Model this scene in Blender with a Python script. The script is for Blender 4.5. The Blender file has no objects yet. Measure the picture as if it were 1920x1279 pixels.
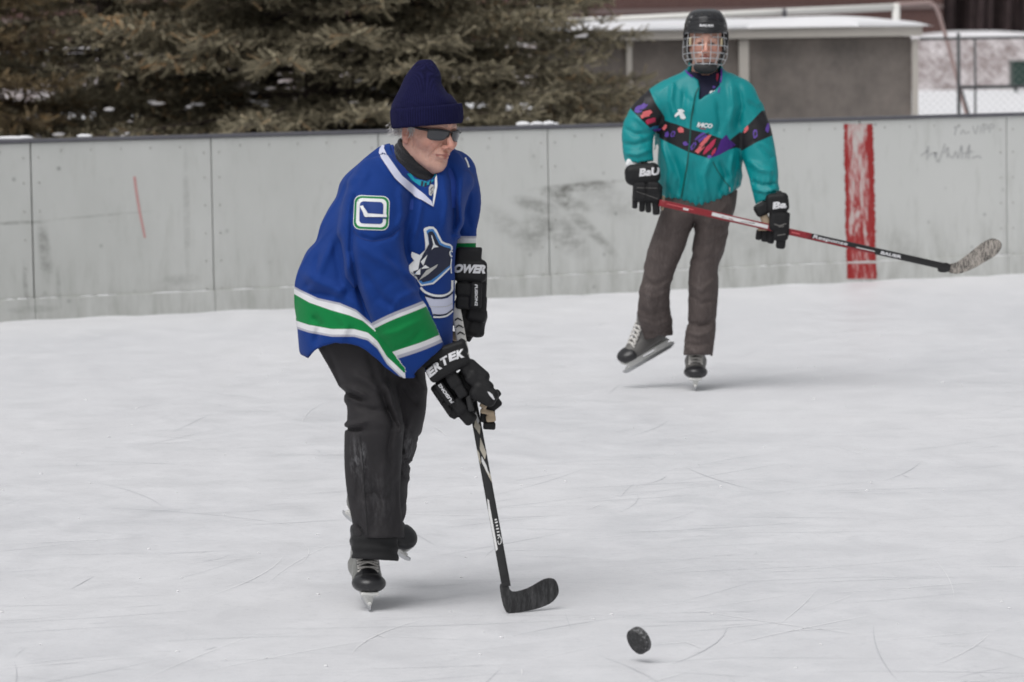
import bpy, bmesh, math, random
import numpy as np
from mathutils import Vector, Matrix
from mathutils.bvhtree import BVHTree
random.seed(7); RNG = np.random.default_rng(11)
S = bpy.context.scene
COL = S.collection
# ------------------------------------------------------------------ camera
FPX = 7050.0; CX, CY = 960.0, 639.5; H_CAM = 1.76; PITCH = 0.0817; ROLL = 0.016
cp, sp, cr, sr = math.cos(PITCH), math.sin(PITCH), math.cos(ROLL), math.sin(ROLL)
Fv = np.array([0, cp, -sp]); U0 = np.array([0, sp, cp]); R0 = np.array([1.0, 0, 0])
Rv = cr*R0 - sr*U0; Uv = sr*R0 + cr*U0
CAM = np.array([0, 0, H_CAM])
cd = bpy.data.cameras.new('camera'); cam = bpy.data.objects.new('camera', cd); COL.objects.link(cam)
cd.sensor_width = 36; cd.lens = FPX/1920*36; cd.clip_end = 2000; cd.clip_start = 0.1
M = Matrix(((Rv[0], Uv[0], -Fv[0], 0), (Rv[1], Uv[1], -Fv[1], 0), (Rv[2], Uv[2], -Fv[2], H_CAM), (0, 0, 0, 1)))
cam.matrix_world = M; S.camera = cam
cd.dof.use_dof = True; cd.dof.focus_distance = 13.1; cd.dof.aperture_fstop = 5.6
# ------------------------------------------------------------------ sky and sun (overcast)
SUN_EL, SUN_AZ = math.radians(60), math.radians(215)
w = bpy.data.worlds.new('World'); S.world = w; w.use_nodes = True
nt = w.node_tree; nt.nodes.clear()
sky = nt.nodes.new('ShaderNodeTexSky'); sky.sky_type = 'NISHITA'; sky.sun_disc = False
sky.sun_elevation = SUN_EL; sky.sun_rotation = SUN_AZ; sky.dust_density = 4; sky.air_density = 1.5
hs = nt.nodes.new('ShaderNodeHueSaturation'); hs.inputs['Saturation'].default_value = 0.12
bg = nt.nodes.new('ShaderNodeBackground'); bg.inputs['Strength'].default_value = 0.088
wo = nt.nodes.new('ShaderNodeOutputWorld')
nt.links.new(sky.outputs[0], hs.inputs['Color']); nt.links.new(hs.outputs[0], bg.inputs[0]); nt.links.new(bg.outputs[0], wo.inputs[0])
sd = bpy.data.lights.new('sun', 'SUN'); sd.energy = 1.1; sd.angle = math.radians(42); sd.color = (1, .985, .975)
sun = bpy.data.objects.new('sun', sd); COL.objects.link(sun)
_d = Vector((math.sin(SUN_AZ)*math.cos(SUN_EL), math.cos(SUN_AZ)*math.cos(SUN_EL), math.sin(SUN_EL)))
sun.rotation_euler = _d.to_track_quat('Z', 'Y').to_euler()
S.view_settings.view_transform = 'Standard'; S.view_settings.look = 'None'
S.view_settings.exposure = 0.26; S.view_settings.gamma = 1.0
S.cycles.use_denoising = True; S.cycles.max_bounces = 6; S.cycles.diffuse_bounces = 3

# ------------------------------------------------------------------ projection helpers (photo pixels 1920x1279 <-> metres)
def ray(u, v):
    return Fv + Rv*((u-CX)/FPX) - Uv*((v-CY)/FPX)
def W(u, v, D):
    d = ray(u, v); return CAM + d*(D/d[1])
def G(u, v, z=0.0):
    d = ray(u, v); return CAM + d*((z-H_CAM)/d[2])
def proj(P):
    q = P-CAM; f = q@Fv
    return CX + (q@Rv)/f*FPX, CY - (q@Uv)/f*FPX

# ------------------------------------------------------------------ materials
def new_mat(name):
    m = bpy.data.materials.new(name); m.use_nodes = True
    n = m.node_tree; b = n.nodes['Principled BSDF']; return m, n, b
def N(n, typ, **kw):
    x = n.nodes.new(typ)
    for k, v in kw.items():
        if k.startswith('i_'): x.inputs[k[2:].replace('_', ' ')].default_value = v
        else: setattr(x, k, v)
    return x
def L(n, a, b): n.links.new(a, b)
def rgba(c): return (c[0], c[1], c[2], 1)
def noise(n, scale, detail=4, rough=.55, vec=None, stretch=None, dist=0):
    if vec is None: vec = N(n, 'ShaderNodeTexCoord').outputs['Object']
    if stretch is not None:
        mp = N(n, 'ShaderNodeMapping'); mp.inputs['Scale'].default_value = stretch; L(n, vec, mp.inputs[0]); vec = mp.outputs[0]
    t = N(n, 'ShaderNodeTexNoise'); t.inputs['Scale'].default_value = scale; t.inputs['Detail'].default_value = detail
    t.inputs['Roughness'].default_value = rough; t.inputs['Distortion'].default_value = dist
    L(n, vec, t.inputs['Vector']); return t.outputs['Fac']
def ramp(n, fac, stops, const=False):
    r = N(n, 'ShaderNodeValToRGB'); cr_ = r.color_ramp
    if const: cr_.interpolation = 'CONSTANT'
    while len(cr_.elements) < len(stops): cr_.elements.new(.5)
    for e, (p, c) in zip(cr_.elements, stops): e.position = p; e.color = rgba(c) if len(c) == 3 else c
    L(n, fac, r.inputs[0]); return r.outputs[0]
def mix(n, fac, a, b, mode='MIX'):
    x = N(n, 'ShaderNodeMix', data_type='RGBA', blend_type=mode)
    if isinstance(fac, (int, float)): x.inputs[0].default_value = fac
    else: L(n, fac, x.inputs[0])
    for s, c in ((6, a), (7, b)):
        if isinstance(c, (tuple, list)): x.inputs[s].default_value = rgba(c)
        else: L(n, c, x.inputs[s])
    return x.outputs[2]
def mth(n, op, a, b=None, clamp=False):
    x = N(n, 'ShaderNodeMath', operation=op, use_clamp=clamp)
    for i, c in enumerate((a, b)):
        if c is None: continue
        if isinstance(c, (int, float)): x.inputs[i].default_value = c
        else: L(n, c, x.inputs[i])
    return x.outputs[0]
def maprange(n, v, a, b, c=0, d=1):
    x = N(n, 'ShaderNodeMapRange'); L(n, v, x.inputs[0])
    for i, q in enumerate((a, b, c, d)): x.inputs[i+1].default_value = q
    return x.outputs[0]
def attr(n, name): return N(n, 'ShaderNodeAttribute', attribute_name=name).outputs['Fac']
def bump(n, b, h, strength=.3, dist=.003, prev=None):
    x = N(n, 'ShaderNodeBump'); x.inputs['Strength'].default_value = strength; x.inputs['Distance'].default_value = dist
    L(n, h, x.inputs['Height'])
    if prev is not None: L(n, prev, x.inputs['Normal'])
    L(n, x.outputs[0], b.inputs['Normal']); return x.outputs[0]
def simple(name, col, rough=.6, var=.12, scale=25, bs=.25, bd=.002, metal=0, spec=.5, layers=(), fabric=0, sheen=0, stretch=None, bscale=None):
    """base colour with a little real-world variation, optional attribute-driven dye/paint layers, fine bump"""
    m, n, b = new_mat(name)
    f = noise(n, scale, 5, .6, stretch=stretch)
    def vc(c): return mix(n, f, tuple(x*(1-var) for x in c), tuple(min(1, x*(1+var)) for x in c))
    c = vc(col)
    for an, lc in layers:
        st = maprange(n, attr(n, an), -.25, .25)
        c = mix(n, st, c, vc(lc) if isinstance(lc, tuple) else lc)
    L(n, c, b.inputs['Base Color'])
    b.inputs['Roughness'].default_value = rough; b.inputs['Metallic'].default_value = metal
    b.inputs['Specular IOR Level'].default_value = spec
    if sheen: b.inputs['Sheen Weight'].default_value = sheen; b.inputs['Sheen Roughness'].default_value = .5
    p = bump(n, b, noise(n, bscale or scale*2, 4, .6, stretch=stretch), bs, bd)
    if fabric:
        vo = N(n, 'ShaderNodeTexVoronoi'); vo.inputs['Scale'].default_value = fabric
        L(n, N(n, 'ShaderNodeTexCoord').outputs['Object'], vo.inputs['Vector'])
        bump(n, b, vo.outputs['Distance'], .35, .0012, p)
    return m

# ------------------------------------------------------------------ object helpers
def link(o, parent=None):
    COL.objects.link(o)
    if parent is not None:
        o.parent = parent
        r = parent
        while r.parent is not None: r = r.parent
        if parent.parent is None: o.matrix_parent_inverse = Matrix.Translation(-Vector(r.location))
    return o
def tag(o, label=None, cat=None, group=None, kind=None):
    if label: o['label'] = label
    if cat: o['category'] = cat
    if group: o['group'] = group
    if kind: o['kind'] = kind
    return o
def empty(name, loc, label, cat, group=None):
    o = bpy.data.objects.new(name, None); o.location = loc; o.empty_display_size = .1; COL.objects.link(o)
    return tag(o, label, cat, group)
def mesh_np(name, V, faces, mat, parent=None, smooth=True, attrs=None, mats=None, fmat=None):
    """V (n,3), faces: (m,k) array or list of such arrays; world coordinates"""
    if not isinstance(faces, list): faces = [faces]
    faces = [np.asarray(f, dtype=np.int32) for f in faces if len(f)]
    me = bpy.data.meshes.new(name); me.vertices.add(len(V)); me.vertices.foreach_set('co', np.asarray(V, dtype=np.float32).ravel())
    nl = sum(f.size for f in faces); npoly = sum(len(f) for f in faces)
    me.loops.add(nl); me.polygons.add(npoly)
    me.loops.foreach_set('vertex_index', np.concatenate([f.ravel() for f in faces]))
    tot = np.concatenate([np.full(len(f), f.shape[1], np.int32) for f in faces])
    st = np.concatenate([[0], np.cumsum(tot)[:-1]]).astype(np.int32)
    me.polygons.foreach_set('loop_start', st)
    if hasattr(me.polygons[0], 'loop_total'):
        try: me.polygons.foreach_set('loop_total', tot)
        except Exception: pass
    me.polygons.foreach_set('use_smooth', np.full(npoly, smooth))
    for m in (mats or [mat]): me.materials.append(m)
    if fmat is not None: me.polygons.foreach_set('material_index', np.asarray(fmat, np.int32))
    me.update(calc_edges=True)
    if attrs:
        for k, a in attrs.items():
            at = me.attributes.new(k, 'FLOAT', 'POINT'); at.data.foreach_set('value', np.asarray(a, np.float32))
    me.validate()
    o = bpy.data.objects.new(name, me); return link(o, parent)
def join_np(parts):
    """parts: list of (V, F) -> merged V, [F...]"""
    Vs, Fs, off = [], [], 0
    for V, F in parts:
        Vs.append(V)
        for f in (F if isinstance(F, list) else [F]): Fs.append(np.asarray(f)+off)
        off += len(V)
    by = {}
    for f in Fs: by.setdefault(f.shape[1], []).append(f)
    return np.concatenate(Vs), [np.concatenate(x) for x in by.values()]
def box(x0, x1, y0, y1, z0, z1):
    V = np.array([[x, y, z] for z in (z0, z1) for y in (y0, y1) for x in (x0, x1)], float)
    F = np.array([[0, 2, 3, 1], [4, 5, 7, 6], [0, 1, 5, 4], [2, 6, 7, 3], [0, 4, 6, 2], [1, 3, 7, 5]])
    return V, F
def obox(c, a, b, cc):
    """oriented box centre c with half-axis vectors a,b,cc"""
    c, a, b, cc = map(np.asarray, (c, a, b, cc))
    V = np.array([c+i*a+j*b+k*cc for k in (-1, 1) for j in (-1, 1) for i in (-1, 1)], float)
    F = np.array([[0, 2, 3, 1], [4, 5, 7, 6], [0, 1, 5, 4], [2, 6, 7, 3], [0, 4, 6, 2], [1, 3, 7, 5]])
    if np.dot(np.cross(a, b), cc) < 0: F = F[:, ::-1]
    return V, F
def tube(pts, r, n=8, caps=True, flat=None):
    """round tube along points; r scalar or per point"""
    P = np.asarray(pts, float); m = len(P); r = np.broadcast_to(np.asarray(r, float), (m,))
    T = np.gradient(P, axis=0); T /= np.linalg.norm(T, axis=1)[:, None]+1e-9
    a = np.cross(T[0], [0, 0, 1]);
    if np.linalg.norm(a) < .1: a = np.cross(T[0], [1, 0, 0])
    V = []
    for i in range(m):
        a = a-T[i]*np.dot(a, T[i]); a /= np.linalg.norm(a)+1e-9; b = np.cross(T[i], a)
        for k in range(n):
            t = 2*math.pi*k/n; V.append(P[i]+r[i]*(math.cos(t)*a+math.sin(t)*b))
    F = [[i*n+k, i*n+(k+1) % n, (i+1)*n+(k+1) % n, (i+1)*n+k] for i in range(m-1) for k in range(n)]
    V = np.array(V); out = [np.array(F)]
    if caps:
        V = np.concatenate([V, P[:1], P[-1:]]); c0, c1 = len(V)-2, len(V)-1
        out.append(np.array([[c0, (k+1) % n, k] for k in range(n)]+[[c1, (m-1)*n+k, (m-1)*n+(k+1) % n] for k in range(n)]))
    return V, out
def catmull(pts, k=6):
    P = np.asarray(pts, float); Q = np.vstack([2*P[0]-P[1], P, 2*P[-1]-P[-2]]); out = []
    for i in range(1, len(Q)-2):
        for t in np.linspace(0, 1, k, endpoint=False):
            a, b, c, d = Q[i-1], Q[i], Q[i+1], Q[i+2]
            out.append(.5*((2*b)+(-a+c)*t+(2*a-5*b+4*c-d)*t*t+(-a+3*b-3*c+d)*t**3))
    out.append(P[-1]); return np.array(out)

# ------------------------------------------------------------------ signed-distance modelling
def smin(a, b, k):
    h = np.clip(.5+.5*(b-a)/k, 0, 1); return b+(a-b)*h-k*h*(1-h)
def smax(a, b, k): return -smin(-a, -b, k)
def s_sph(P, c, r): return np.linalg.norm(P-np.asarray(c), axis=1)-r
def s_ell(P, c, r, R=None):
    q = P-np.asarray(c)
    if R is not None: q = q@np.asarray(R)      # columns of R are the local axes
    r = np.asarray(r, float); k0 = np.linalg.norm(q/r, axis=1); k1 = np.linalg.norm(q/(r*r), axis=1)+1e-9
    return k0*(k0-1)/k1
def s_chain(P, pts, rad, squash=None):
    pts = np.asarray(pts, float); rad = np.asarray(rad, float); best = None
    for i in range(len(pts)-1):
        a, b = pts[i], pts[i+1]; ab = b-a; t = np.clip(((P-a)@ab)/(ab@ab+1e-12), 0, 1)
        q = P-(a+t[:, None]*ab)
        if squash is not None: q = q/np.asarray(squash)
        d = np.linalg.norm(q, axis=1)-(rad[i]+(rad[i+1]-rad[i])*t)
        best = d if best is None else np.minimum(best, d)
    return best
def s_box(P, c, half, r, R=None):
    q = P-np.asarray(c)
    if R is not None: q = q@np.asarray(R)
    q = np.abs(q)-(np.asarray(half)-r)
    return np.linalg.norm(np.maximum(q, 0), axis=1)+np.minimum(q.max(1), 0)-r
class ZLoft:
    """rows (v, uL, uR, dy, half_depth, [rot]) in photo pixels / metres about distance D"""
    def __init__(s, rows, D, rot=0., k=6, p=2.0):
        A = []
        for r in rows:
            v, uL, uR, dy, dep = r[:5]
            c = W((uL+uR)/2, v, D+dy); sc = FPX/(D+dy)
            A.append([c[2], c[0], c[1], (uR-uL)/2/sc, dep])
        A = catmull(A, k); A = A[np.argsort(A[:, 0])]; s.A = A; s.z0, s.z1 = A[0, 0], A[-1, 0]; s.rot = rot; s.p = p
    def __call__(s, P):
        z = np.clip(P[:, 2], s.z0, s.z1); I = [np.interp(z, s.A[:, 0], s.A[:, j]) for j in range(1, 5)]
        x, y = P[:, 0]-I[0], P[:, 1]-I[1]
        wx, wy = np.maximum(I[2], .004), np.maximum(I[3], .004)
        r = (np.abs(x/wx)**s.p+np.abs(y/wy)**s.p)**(1/s.p)
        d = (r-1)*np.minimum(wx, wy)
        dz = np.maximum(P[:, 2]-s.z1, s.z0-P[:, 2])
        return np.maximum(d, dz)
def sdf_mesh(f, lo, hi, h, band=2.2, B=4):
    lo = np.asarray(lo, float); hi = np.asarray(hi, float)
    nb = np.ceil((hi-lo)/(h*B)).astype(int)
    cg = np.stack(np.meshgrid(*[lo[i]+np.arange(nb[i]+1)*h*B for i in range(3)], indexing='ij'), -1)
    c = f(cg.reshape(-1, 3)).reshape(nb+1)
    mn = None
    for i in (0, 1):
        for j in (0, 1):
            for k in (0, 1):
                q = np.abs(c[i:nb[0]+i, j:nb[1]+j, k:nb[2]+k]); mn = q if mn is None else np.minimum(mn, q)
    act = np.argwhere(mn < h*B*band)
    n = nb*B+1; Dn = np.repeat(np.repeat(np.repeat(c, B, 0), B, 1), B, 2)[:n[0], :n[1], :n[2]].copy()
    o = np.stack(np.meshgrid(*[np.arange(B+1)]*3, indexing='ij'), -1).reshape(-1, 3)
    for s0 in range(0, len(act), 8000):
        idx = (act[s0:s0+8000, None, :]*B+o[None]).reshape(-1, 3)
        Dn[idx[:, 0], idx[:, 1], idx[:, 2]] = f(lo+idx*h)
    sg = Dn < 0
    a = sg[:-1, :-1, :-1]; any_ = np.zeros(a.shape, bool)
    for i in (0, 1):
        for j in (0, 1):
            for k in (0, 1):
                any_ |= sg[i:n[0]-1+i, j:n[1]-1+j, k:n[2]-1+k] != a
    cells = np.argwhere(any_); vid = np.full(any_.shape, -1, np.int64); vid[tuple(cells.T)] = np.arange(len(cells))
    acc = np.zeros((len(cells), 3)); cnt = np.zeros(len(cells))
    cor = [np.array(x) for x in ((0,0,0),(1,0,0),(0,1,0),(1,1,0),(0,0,1),(1,0,1),(0,1,1),(1,1,1))]
    vals = [Dn[tuple((cells+q).T)] for q in cor]
    for i in range(8):
        for j in range(i+1, 8):
            if np.abs(cor[i]-cor[j]).sum() != 1: continue
            m = (vals[i] < 0) != (vals[j] < 0); t = vals[i]/(vals[i]-vals[j]+1e-30)
            pt = cor[i]+t[:, None]*(cor[j]-cor[i]); acc[m] += pt[m]; cnt[m] += 1
    V = lo+(cells+acc/cnt[:, None])*h
    F = []
    for ax in range(3):
        e = [n[0], n[1], n[2]]; s1 = [slice(None)]*3; s2 = [slice(None)]*3; s1[ax] = slice(0, -1); s2[ax] = slice(1, None)
        A, Bq = sg[tuple(s1)], sg[tuple(s2)]; E = np.argwhere(A != Bq)
        b1, b2 = (ax+1) % 3, (ax+2) % 3
        ok = (E[:, b1] > 0) & (E[:, b2] > 0) & (E[:, b1] < n[b1]-1) & (E[:, b2] < n[b2]-1); E = E[ok]
        if not len(E): continue
        d1 = np.zeros(3, int); d1[b1] = 1; d2 = np.zeros(3, int); d2[b2] = 1
        q = np.stack([vid[tuple((E-d1-d2).T)], vid[tuple((E-d2).T)], vid[tuple(E.T)], vid[tuple((E-d1).T)]], 1)
        ins = A[tuple(E.T)]; q[~ins] = q[~ins][:, ::-1]; F.append(q)
    return V, np.concatenate(F)
def rnoise(P, scale, seed=0, k=7):
    r = np.random.default_rng(seed); K = r.normal(size=(k, 3)); K /= np.linalg.norm(K, axis=1)[:, None]
    K *= r.uniform(.6, 1.5, (k, 1))*scale; ph = r.uniform(0, 6.28, k)
    return np.sin(P@K.T+ph).mean(1)
def crease(P, scale, seed=0, k=4, warp=.8, sharp=5.0):
    """sparse sharp-edged cloth creases, about 0..1"""
    r = np.random.default_rng(seed); out = np.zeros(len(P)); w_ = rnoise(P, scale*.5, seed+9)*warp*3
    for i in range(k):
        d = r.normal(size=3); d[2] *= .8; d /= np.linalg.norm(d); m_ = np.clip(rnoise(P, scale*.42, seed+20+i)*2.4, 0, 1)
        out = np.maximum(out, m_*np.exp(-sharp*np.abs(np.sin(.5*(P@d*scale*r.uniform(.7, 1.3)+w_+i*2.1)))))
    return out
def seg_dist(u, v, pl):
    """distance in pixels to a polyline and parameter 0..1 along it"""
    best = np.full(len(u), 1e9); tt = np.zeros(len(u)); n = len(pl)-1
    for i in range(n):
        a = np.array(pl[i], float); b = np.array(pl[i+1], float); ab = b-a
        t = np.clip(((u-a[0])*ab[0]+(v-a[1])*ab[1])/(ab@ab), 0, 1)
        d = np.hypot(u-a[0]-t*ab[0], v-a[1]-t*ab[1]); m = d < best; best[m] = d[m]; tt[m] = (i+t[m])/n
    return best, tt
def folds(P, lst, side=None):
    """cloth ridges (+) and valleys (-): (polyline_px, width_px, height_m)"""
    u, v = proj(P); out = np.zeros(len(P))
    for pl, wd, amp in lst:
        d, t = seg_dist(u, v, pl); out += amp*np.exp(-(d/wd)**2)*np.clip(np.sin(np.clip(t*.9+.05, 0, 1)*math.pi)*1.6, 0, 1)
    return out
def poly_sd(u, v, poly):
    """+ inside, px"""
    P = np.asarray(poly, float); n = len(P); d = np.full(len(u), 1e9); ins = np.zeros(len(u), bool)
    for i in range(n):
        a, b = P[i], P[(i+1) % n]; ab = b-a; t = np.clip(((u-a[0])*ab[0]+(v-a[1])*ab[1])/(ab@ab+1e-9), 0, 1)
        d = np.minimum(d, np.hypot(u-a[0]-t*ab[0], v-a[1]-t*ab[1]))
        c = ((a[1] > v) != (b[1] > v)) & (u < (b[0]-a[0])*(v-a[1])/(b[1]-a[1]+1e-12)+a[0]); ins ^= c
    return np.where(ins, d, -d)
def below(u, v, pl):
    """signed px below (+) a left-to-right polyline v=f(u)"""
    x = [p[0] for p in pl]; y = [p[1] for p in pl]; return v-np.interp(u, x, y)

# ------------------------------------------------------------------ things painted / stitched on a surface
def bvh_of(*objs):
    Vs, Fs, off = [], [], 0
    for o in objs:
        me = o.data; n = len(me.vertices); co = np.empty(n*3, np.float32); me.vertices.foreach_get('co', co)
        co = co.reshape(-1, 3); Vs += [tuple(x) for x in co.tolist()]
        Fs += [tuple(i+off for i in p.vertices) for p in me.polygons]; off += n
    return BVHTree.FromPolygons(Vs, Fs)
def decal_px(name, bms, mat, bvh, parent, off=.0015, maxedge=7):
    """2D mesh in photo pixels laid on the surface it covers"""
    bm = bms
    for _ in range(5):
        es = [e for e in bm.edges if (e.verts[0].co-e.verts[1].co).length > maxedge]
        if not es: break
        bmesh.ops.subdivide_edges(bm, edges=es, cuts=1); bmesh.ops.triangulate(bm, faces=bm.faces[:])
    bad = []
    for vtx in bm.verts:
        d = ray(vtx.co.x, vtx.co.y); d = d/np.linalg.norm(d)
        hit, nrm, _, dist = bvh.ray_cast(Vector(CAM), Vector(d))
        if hit is None: bad.append(vtx); continue
        if nrm.dot(Vector(d)) > 0: nrm = -nrm
        vtx.co = hit+nrm*off*.6-Vector(d)*off*.6
    bmesh.ops.delete(bm, geom=bad, context='VERTS')
    long = [f for f in bm.faces if max(e.calc_length() for e in f.edges) > .09]
    bmesh.ops.delete(bm, geom=long, context='FACES')
    bmesh.ops.recalc_face_normals(bm, faces=bm.faces[:])
    me = bpy.data.meshes.new(name); bm.to_mesh(me); bm.free(); me.materials.append(mat)
    for p in me.polygons: p.use_smooth = True
    return link(bpy.data.objects.new(name, me), parent)
def polys_bm(polys):
    bm = bmesh.new()
    for p in polys:
        vs = [bm.verts.new((x, y, 0)) for x, y in p]
        for a in range(len(vs)): 
            try: bm.edges.new((vs[a], vs[(a+1) % len(vs)]))
            except ValueError: pass
        try:
            f = bm.faces.new(vs); bmesh.ops.triangulate(bm, faces=[f])
        except Exception: pass
    return bm
def stroke(pl, wd, wd2=None):
    """polyline -> outline polygon of width wd px"""
    P = np.asarray(pl, float); T = np.gradient(P, axis=0); T /= np.linalg.norm(T, axis=1)[:, None]+1e-9
    Nn = np.stack([-T[:, 1], T[:, 0]], 1); ws = np.linspace(wd, wd if wd2 is None else wd2, len(P))[:, None]/2
    return [tuple(x) for x in (P+Nn*ws)]+[tuple(x) for x in (P-Nn*ws)[::-1]]
def rrect(cx, cy, hx, hy, r, ang=0, n=6):
    out = []
    for (sx, sy, a0) in ((1, 1, 0), (-1, 1, 90), (-1, -1, 180), (1, -1, 270)):
        for k in range(n+1):
            a = math.radians(a0+90*k/n); out.append((sx*(hx-r)+r*math.cos(a), sy*(hy-r)+r*math.sin(a)))
    c, s = math.cos(ang), math.sin(ang)
    return [(cx+x*c-y*s, cy+x*s+y*c) for x, y in out]
def text_bm(txt, u, v, width, height, ang=0, shear=0., bold=.02, centre=True, mirror=False):
    """lettering in photo pixels; (u,v) centre, ang radians clockwise in the picture"""
    c = bpy.data.curves.new('t', 'FONT'); c.body = txt; c.offset = bold; c.resolution_u = 3
    o = bpy.data.objects.new('t', c); me = o.to_mesh()
    co = np.array([vv.co[:2] for vv in me.vertices]); lo, hi = co.min(0), co.max(0)
    bm = bmesh.new(); ca, sa = math.cos(ang), math.sin(ang); vs = []
    for x, y in co:
        x = ((x-lo[0])/(hi[0]-lo[0])-.5)*width; y = -((y-lo[1])/(hi[1]-lo[1])-.5)*height; x -= shear*y
        vs.append(bm.verts.new((u+x*ca-y*sa, v+x*sa+y*ca, 0)))
    for p in me.polygons:
        try: bm.faces.new([vs[i] for i in p.vertices])
        except ValueError: pass
    o.to_mesh_clear(); bpy.data.objects.remove(o); bpy.data.curves.remove(c)
    bmesh.ops.triangulate(bm, faces=bm.faces[:]); return bm
def merge_bm(lst):
    bm = bmesh.new()
    for b in lst:
        me = bpy.data.meshes.new('x'); b.to_mesh(me); bm.from_mesh(me); bpy.data.meshes.remove(me); b.free()
    return bm
#@@SETTING
# ================================================================== SETTING
# ---- ice
m_ice, n, b = new_mat('rink_ice')
tc = N(n, 'ShaderNodeTexCoord').outputs['Object']
big = noise(n, .55, 4, .55, tc, (1, .6, 1)); mid_ = noise(n, 4, 8, .7, tc, (1, .8, 1), .5); fine = noise(n, 42, 7, .8, tc, (.75, .8, 1), .2)
gr = noise(n, 110, 5, .8, tc, (1, .35, 1))
c = mix(n, maprange(n, big, .32, .68), (.61, .615, .64), (.70, .70, .72))
c = mix(n, mth(n, 'MULTIPLY', maprange(n, mid_, .35, .68), .55), c, (.76, .76, .78))
c = mix(n, mth(n, 'MULTIPLY', maprange(n, fine, .53, .68), .36), c, (.46, .465, .49))
c = mix(n, mth(n, 'MULTIPLY', maprange(n, gr, .56, .72), .4), c, (.86, .86, .88))
wv = N(n, 'ShaderNodeTexNoise'); wv.inputs['Scale'].default_value = 2.2; wv.inputs['Detail'].default_value = 2; wv.inputs['Distortion'].default_value = 2.5
mp = N(n, 'ShaderNodeMapping'); mp.inputs['Scale'].default_value = (.35, 1.3, 1); L(n, tc, mp.inputs[0]); L(n, mp.outputs[0], wv.inputs['Vector'])
ln = mth(n, 'ABSOLUTE', mth(n, 'SUBTRACT', wv.outputs['Fac'], .5))
c = mix(n, mth(n, 'MULTIPLY', maprange(n, ln, .006, .0, 0, 1), .22), c, (.46, .47, .50))
L(n, c, b.inputs['Base Color']); L(n, maprange(n, mid_, .3, .7, .38, .62), b.inputs['Roughness']); b.inputs['Specular IOR Level'].default_value = .35
b.inputs['Subsurface Weight'].default_value = 0
p = bump(n, b, fine, .14, .004); bump(n, b, gr, .3, .0015, p)
def arc_strip(x, y, ang, ln_, curv, wd):
    k = max(4, int(ln_/.12)); t = np.linspace(0, 1, k+1); a = ang+curv*t
    px = x+np.cumsum(np.cos(a))*ln_/k; py = y+np.cumsum(np.sin(a))*ln_/k
    w_ = wd*np.sin(np.clip(t*.92+.04, 0, 1)*math.pi)/2; nx, ny = -np.sin(a)*w_, np.cos(a)*w_
    V = np.concatenate([np.stack([px+nx, py+ny, np.zeros(k+1)], 1), np.stack([px-nx, py-ny, np.zeros(k+1)], 1)])
    F = np.array([[i+1, i, i+k+1, i+k+2][::-1] for i in range(k)]); return V, F
# boards line from the two corners of the photograph
A0, A1 = G(0, 606), G(1920, 516)
bd = (A1-A0); bd[2] = 0; BL = np.linalg.norm(bd); bd /= BL
bn = np.array([bd[1], -bd[0], 0]); bn = bn if bn[1] < 0 else -bn     # normal towards the camera
def on_board(u, v, off=0.0):
    d = ray(u, v); t = ((A0+bn*off-CAM)@bn)/(d@bn); Pw = CAM+d*t; return (Pw-A0)@bd, Pw[2]
def BW(s, z, off=0.0): return A0+bd*s+bn*off+np.array([0, 0, z])
e0, e1 = A0-bd*30, A0+bd*40
me_V = np.array([[-30, -4, 0], [30, -4, 0], [e1[0], e1[1]+.05, 0], [e0[0], e0[1]+.05, 0]], float)
ice = mesh_np('ice', me_V, np.array([[0, 1, 2, 3]]), m_ice, smooth=False); tag(ice, kind='structure')
m_scr = simple('skate_cut', (.53, .54, .565), .5, .15, 9, .1)
m_scr2 = simple('skate_snow', (.84, .84, .85), .7, .1, 30, .3)
for mm_, cnt, zz in ((m_scr, 650, .0015), (m_scr2, 380, .003)):
    ps = []
    for _ in range(cnt):
        y = 9.5+RNG.random()**1.1*16; x = RNG.uniform(-.19, .19)*y
        a = RNG.choice([RNG.normal(.12, .25), RNG.normal(.9, .5), RNG.uniform(0, 3.14)], p=[.62, .2, .18])
        V, F = arc_strip(x, y, a, RNG.uniform(.06, 1.0)**1.7*1.1, RNG.normal(0, .28), RNG.uniform(.0012, .0032)*(1.3 if mm_ is m_scr2 else 1)); V[:, 2] = zz
        if V[:, 1].max() < 24: ps.append((V, F))
    V, F = join_np(ps); o = mesh_np('ice_scratches', V, F, mm_, smooth=False); tag(o, kind='structure')
# ice crumbs and specks scraped up
ps = []
for _ in range(150):
    y = 9.5+RNG.random()*12; x = RNG.uniform(-.16, .16)*y; r = RNG.uniform(.002, .006)
    bm = bmesh.new(); bmesh.ops.create_icosphere(bm, subdivisions=1, radius=r)
    V = np.array([vv.co[:] for vv in bm.verts])*[1.3, 1, .6]+[x, y, .002]; F = np.array([[q.index for q in f.verts] for f in bm.faces]); bm.free(); ps.append((V, F))
V, F = join_np(ps); o = mesh_np('ice_crumbs', V, F, m_scr2); tag(o, 'tiny crumbs of scraped ice scattered over the rink', 'ice crumbs', kind='stuff')

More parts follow.
